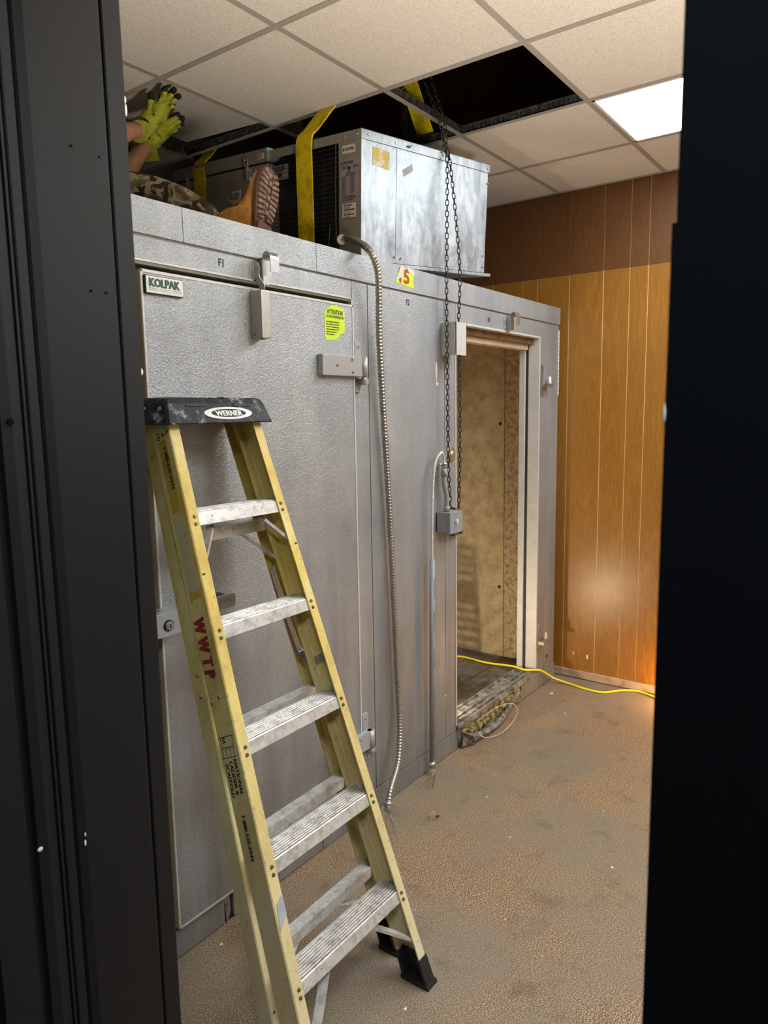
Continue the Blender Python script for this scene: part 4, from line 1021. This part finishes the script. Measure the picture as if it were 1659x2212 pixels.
for sgn in (-1, 1):
    yc = lambda z: 2.128 + sgn * (.030 + .030 * (.508 - z) / .40)
    B().loft([[(x, yc(z) + d, z) for x, d in ((3.45, -.006), (3.465, -.006), (3.465, .006), (3.45, .006))] for z in (IZ, .508)]).build('side_rail', 'teal', st)
for z1, z0 in ((.508, .499), (.481, .467), (.457, .444), (.432, .417), (.403, .326), (.316, .299), (.289, .267), (.26, .24), (.23, .21), (.198, .18), (.165, .15)):
    hw = .030 + .030 * (.508 - z0) / .40; B().box(3.452, 3.463, 2.128 - hw, 2.128 + hw, z0, z1).build('slat', 'teal', st)
B().box(3.448, 3.45, 2.09, 2.115, .44, .485).build('yellow_tag', 'ylabel', st)

b = B(); lf = catmull([(-.012, 0, 0), (-.006, .004, .010), (.004, .0, .016), (.012, -.004, .010), (.010, .002, .002)], 4)
b.ribbon([V((2.404, 1.524, .002)) + q * 1.2 for q in lf], (0, 1, .3), .028, .0008); o = b.build('dry_leaf', 'leaf'); rebase(o, (2.404, 1.524, 0)); tag(o, 'curled dry leaf lying on the open floor beyond the ladder', 'leaf')
random.seed(11)
crumbs = [(2.672, 1.419, .007, 'white paint crumb on the floor to the right of the dry leaf', .008), (1.388, 1.70, .008, 'pale chip on the floor by the kick plate left of the ladder', .006), (2.46, 1.20, .006, 'white crumb near the middle of the floor', .004), (2.02, 1.00, .006, 'white crumb nearest the front foot of the ladder', .004), (2.50, .80, .009, 'flat white flake on the floor near the right door frame', .003), (3.95, 1.66, .018, 'torn paper scrap at the foot of the cooler corner', .004), (3.72, 1.48, .008, 'white crumb beside the yellow cord near the cooler corner', .005), (1.523, 1.069, .008, 'pale smear-like flake just inside the front foot of the ladder', .002)]
for x, y, r, lab, h in crumbs:
    b = B(); b.sph((x, y, h * .5), 1, 7, (r * .9, r * .55, h * .6)); o = b.build('paint_chip', 'paper'); rebase(o, (x, y, 0)); tag(o, lab, 'debris', 'debris on the floor')

# ================================================================ PERSON on the cooler roof
pr = empty('person', (1.5, 2.75, CT)); tag(pr, 'person in camouflage trousers and tan boot lying on the cooler, pushing up a ceiling tile', 'person')


def skin(name, nodes, edges, mat, root=0, sub=2, parent=pr):
    me = bpy.data.meshes.new(name); inv = mw(parent).inverted(); me.from_pydata([inv @ V(p) for p, r in nodes], edges, [])
    o = bpy.data.objects.new(name, me); C.objects.link(o); o.parent = parent; me.materials.append(M[mat])
    md = o.modifiers.new('s', 'SKIN'); md.use_smooth_shade = True
    for v, (p, r) in zip(me.skin_vertices[0].data, nodes):
        v.radius = (r, r) if not isinstance(r, tuple) else r
    me.skin_vertices[0].data[root].use_root = True
    s2 = o.modifiers.new('ss', 'SUBSURF'); s2.levels = sub; s2.render_levels = sub
    ROOT[o.name] = mw(parent).copy(); return o


hip = (1.48, 2.84, 2.445); kneeL = (1.815, 2.47, 2.560); ank = (1.972, 2.16, 2.395)
kneeR = (1.70, 2.95, 2.45); ankR = (2.02, 2.78, 2.38)
shL = (1.30, 2.86, 2.70); shR = (1.42, 3.08, 2.68)
elb1 = (1.70, 2.52, 2.73); wr1 = (1.985, 2.660, 2.880)
elb2 = (1.84, 2.66, 2.62); wr2 = (2.105, 2.80, 2.885)
chest = (1.32, 2.98, 2.62); neck = (1.22, 3.03, 2.76); head = (1.17, 3.06, 2.83)
nodes = [(hip, .12), ((1.40, 2.91, 2.52), .125), (chest, .14), (neck, .05), ((1.19, 3.05, 2.80), .055), (head, .085), ((1.15, 3.07, 2.885), .06),
         (shL, .065), ((1.52, 2.68, 2.72), .048), (elb1, .042), ((1.80, 2.57, 2.785), .044), ((1.90, 2.62, 2.84), .034), (wr1, .028),
         (shR, .065), ((1.64, 2.86, 2.65), .048), (elb2, .042), ((1.94, 2.715, 2.72), .042), ((2.03, 2.76, 2.81), .034), (wr2, .028),
         ((1.64, 2.66, 2.50), .078), (kneeL, .058), ((1.89, 2.30, 2.48), .055), (ank, .038),
         ((1.60, 2.92, 2.44), .078), (kneeR, .058), ((1.86, 2.87, 2.42), .055), (ankR, .038)]
E_ = [(0, 1), (1, 2), (2, 3), (3, 4), (4, 5), (5, 6), (2, 7), (7, 8), (8, 9), (9, 10), (10, 11), (11, 12), (2, 13), (13, 14), (14, 15), (15, 16), (16, 17), (17, 18), (0, 19), (19, 20), (20, 21), (21, 22), (0, 23), (23, 24), (24, 25), (25, 26)]
skin('body', nodes, E_, 'skin')
skin('shirt', [((1.45, 2.87, 2.46), .13), ((1.40, 2.91, 2.52), .14), (chest, .155), ((1.25, 3.01, 2.71), .075), (shL, .08), ((1.50, 2.70, 2.72), .064), (shR, .08), ((1.60, 2.89, 2.66), .064)], [(0, 1), (1, 2), (2, 3), (2, 4), (4, 5), (2, 6), (6, 7)], 'shirt')
skin('trousers', [((1.46, 2.86, 2.45), .135), ((1.63, 2.67, 2.510), .095), ((1.76, 2.53, 2.565), .080), (kneeL, .076), ((1.848, 2.40, 2.533), .080), ((1.885, 2.31, 2.497), .074), ((1.925, 2.250, 2.450), .066), ((1.950, 2.195, 2.420), .060), ((1.60, 2.92, 2.44), .095), (kneeR, .075), ((1.86, 2.87, 2.42), .07), ((2.00, 2.79, 2.39), .058)],
     [(0, 1), (1, 2), (2, 3), (3, 4), (4, 5), (5, 6), (6, 7), (0, 8), (8, 9), (9, 10), (10, 11)], 'camo')
B().sph((1.125, 3.075, 2.865), 1, 16, (.095, .085, .085)).build('hair', 'hair', pr)
fc_ = V(head) + V((.075, -.02, .02))
B().sph(fc_ + V((.010, 0, -.005)), 1, 8, (.016, .012, .02)).build('nose', 'skin', pr)
for d in (-.03, .03): B().sph(fc_ + V((-.005, d, .028)), .011, 8).build('eye', 'white', pr)
B().sph(fc_ + V((-.004, 0, -.045)), 1, 8, (.008, .022, .006)).build('mouth', 'redink', pr)
for d in (-.08, .08): B().sph(V(head) + V((-.01, d, .01)), 1, 8, (.018, .008, .028)).build('ear', 'skin', pr)


def glove(wr, palm, tips, thumb, cuff_from, name='glove'):
    """gauntlet, hand back and four fingers plus thumb; black palm layer towards the tile"""
    wr, palm, cuff_from = V(wr), V(palm), V(cuff_from); tips = [V(t) for t in tips]; thumb = V(thumb)
    d = (palm - wr).normalized(); across = (tips[3] - tips[0]).normalized()
    kn = [palm + (tips[0].lerp(tips[3], .5) - palm).normalized() * .045 + across * (k - 1.5) * .024 for k in range(4)]
    n = [(cuff_from, .060), (wr, .046), (wr.lerp(palm, .5), .046), (palm, (.054, .034))]
    e = [(0, 1), (1, 2), (2, 3)]
    for k in range(4):
        m = kn[k].lerp(tips[k], .5) + V((0, 0, -.006)); i = len(n); n += [(kn[k], .0135), (m, .0120), (kn[k].lerp(tips[k], .72), .0112)]; e += [(3, i), (i, i + 1), (i + 1, i + 2)]
    i = len(n); tb = wr.lerp(palm, .55) + (thumb - palm).normalized() * .022
    n += [(tb, .017), (tb.lerp(thumb, .55), .0145), (tb.lerp(thumb, .8), .0125)]; e += [(2, i), (i, i + 1), (i + 1, i + 2)]
    g = skin(name, n, e, 'glove', 1, 2)
    # black palm and fingertips
    upv = V((0, 0, .012)); n2 = [(wr.lerp(palm, .4) + upv, (.032, .020)), (palm + upv, (.044, .024))]; e2 = [(0, 1)]
    for k in range(4):
        i = len(n2); n2 += [(kn[k] + V((0, 0, .006)), .013), (kn[k].lerp(tips[k], .6) + V((0, 0, .002)), .0122), (tips[k], .0118)]; e2 += [(1, i), (i, i + 1), (i + 1, i + 2)]
    i = len(n2); n2 += [(tb + V((0, 0, .006)), .0155), (tb.lerp(thumb, .6) + V((0, 0, .003)), .0142), (thumb, .0125)]; e2 += [(0, i), (i, i + 1), (i + 1, i + 2)]
    skin('glove_palm', n2, e2, 'glovek', 0, 2)
    B().tube([cuff_from + (V((1, 0, 0)) * math.cos(a) * .058 + (wr - cuff_from).normalized().cross(V((1, 0, 0))).normalized() * math.sin(a) * .058) for a in frange(0, 2 * math.pi, 20)][:-1], .0045, 6, closed=True).build('glove_hem', 'glovek', pr)


glove(wr1, (2.028, 2.580, 2.952), [(1.968, 2.478, 2.990), (2.005, 2.462, 2.992), (2.050, 2.487, 2.987), (2.060, 2.538, 2.975)], (1.962, 2.560, 2.990), (1.945, 2.640, 2.855))
glove(wr2, (2.150, 2.745, 2.940), [(2.168, 2.640, 2.992), (2.200, 2.650, 2.986), (2.222, 2.680, 2.978), (2.222, 2.716, 2.968)], (2.118, 2.660, 2.992), (2.072, 2.785, 2.858))

# ---- boot
bt = V((1.968, 1.985, CT + .004))
N_ = V((.10, -.985, -.05)).normalized(); L_ = (V((.21, -.02, .975)) - N_ * V((.21, -.02, .975)).dot(N_)).normalized(); S_ = L_.cross(N_).normalized()


def bp(l, h, w_): return bt + L_ * l - N_ * h + S_ * w_


def halfw(l):
    k = [(-.002, .016), (.010, .031), (.04, .038), (.09, .037), (.14, .045), (.20, .053), (.245, .051), (.275, .041), (.292, .025), (.298, .012)]
    for i in range(len(k) - 1):
        if k[i][0] <= l <= k[i + 1][0]:
            t = (l - k[i][0]) / (k[i + 1][0] - k[i][0]); return k[i][1] * (1 - t) + k[i + 1][1] * t
    return .01


def hgt(l):
    k = [(-.002, .17), (.06, .19), (.138, .195), (.148, .172), (.158, .112), (.18, .078), (.205, .062), (.25, .052), (.280, .040), (.298, .018)]
    for i in range(len(k) - 1):
        if k[i][0] <= l <= k[i + 1][0]:
            t = (l - k[i][0]) / (k[i + 1][0] - k[i][0]); return k[i][1] * (1 - t) + k[i + 1][1] * t
    return .02


rings = []
for l in (-.002, .004, .014, .03, .05, .07, .09, .105, .122, .138, .143, .148, .153, .158, .17, .19, .21, .23, .25, .265, .278, .288, .296):
    w_, h = halfw(l), hgt(l)
    ring_ = []
    for a in frange(0, math.pi, 13):
        ca, sa = math.cos(a), math.sin(a); ww = w_ * (abs(ca) ** .75) * (1 if ca > 0 else -1); hh = h * sa ** .62
        shrink = 1 + .10 * (hh / h) if l < .15 else 1 - .25 * (hh / h)
        ring_.append(bp(l, .026 + hh, ww * shrink))
    ring_ += [bp(l, .022, -w_ * .9), bp(l, .022, w_ * .9)]
    rings.append(ring_)
boot = B().loft(rings, smooth=True).build('boot', 'boot', pr)
boot_out = [(l, halfw(l)) for l in (-.002, .01, .03, .06, .09, .12, .15, .18, .21, .24, .262, .278, .290, .297)]
def outline(h, g, lo=-.01, hi=.4):
    o1 = [bp(l + (g if l > .29 else -g if l < .005 else 0), h, w_ + g) for l, w_ in boot_out if lo <= l <= hi]; o2 = [bp(l + (g if l > .29 else -g if l < .005 else 0), h, -w_ - g) for l, w_ in reversed(boot_out) if lo <= l <= hi]
    return o1 + o2
B().loft([outline(.026, .003), outline(.022, .005), outline(.008, .005), outline(.006, .004)]).build('welt', 'sole', boot)
B().loft([outline(.008, .003, -.01, .10), outline(-.007, .001, -.01, .10)]).build('heel_block', 'sole', boot)
for k in range(10):
    l = .116 + k * .0168
    for sd in (-1, 1):
        fan = (l - .19) * .22
        def lp_(u, dl, h):
            lo = min(max(l + dl + fan * u, .105), .296); return bp(lo, h, sd * u * (halfw(lo) + .003))
        prf = [(.26, -.0058), (1.0, -.0062), (1.0, .0062), (.26, .0058)]
        B().loft([[lp_(u, dl, .007) for u, dl in prf], [lp_(u * .97, dl * .9, -.005) for u, dl in prf]]).build('lug', 'lug', boot)
for k in range(6):
    l = .135 + k * .027; B().cyl(bp(l, .007, (-1) ** k * .003), bp(l, -.005, (-1) ** k * .003), .0095, 6).build('lug', 'lug', boot)
for (l, h) in ((.128, .150), (.132, .176)): 
    B().cyl(bp(l, h + .026, -.028), bp(l + .003, h + .026, -.042), .0050, 12).build('eyelet', 'brass', boot)
for k, pts in enumerate([[(.145, .150, 0), (.185, .165, .0), (.200, .190, -.01)], [(.150, .140, 0), (.180, .128, -.01), (.203, .120, -.005)], [(.165, .105, 0), (.186, .098, .0), (.188, .085, -.01), (.170, .092, -.015)]]):
    B().tube(catmull([bp(*p) for p in pts], 5), .0018, 6).build('lace', 'lace', boot)
B().loft([[bp(l, h, w_) for l, w_ in ((.01, .034), (.12, .034), (.134, 0), (.12, -.034), (.01, -.034), (-.003, 0))] for h in (.205, .226)]).build('padded_collar', 'black', boot)
rb = V((2.05, 2.76, CT + .004))
b2 = B().loft([[rb + V((x, y, z)) for x, y, z in ((-.02, -.04, 0), (-.02, .04, 0), (-.02, .035, .12), (-.02, -.035, .12))], [rb + V((x, y, z)) for x, y, z in ((.07, -.04, 0), (.07, .04, 0), (.09, .035, .22), (.09, -.035, .22))], [rb + V((x, y, z)) for x, y, z in ((.11, -.045, .0), (.11, .045, .0), (.12, .04, .28), (.12, -.04, .28))]]).build('boot', 'boot', pr)

# ================================================================ behind the camera: an added, unseen area light
for k, (x, y) in enumerate(((-.1, -.2),)):
    L = bpy.data.lights.new('hall_fill', 'AREA'); L.energy = ROOM_E; L.size = .5; L.color = (.78, .88, 1)
    o = bpy.data.objects.new('hall_fill', L); C.objects.link(o); o.location = (x, y, 2.95)
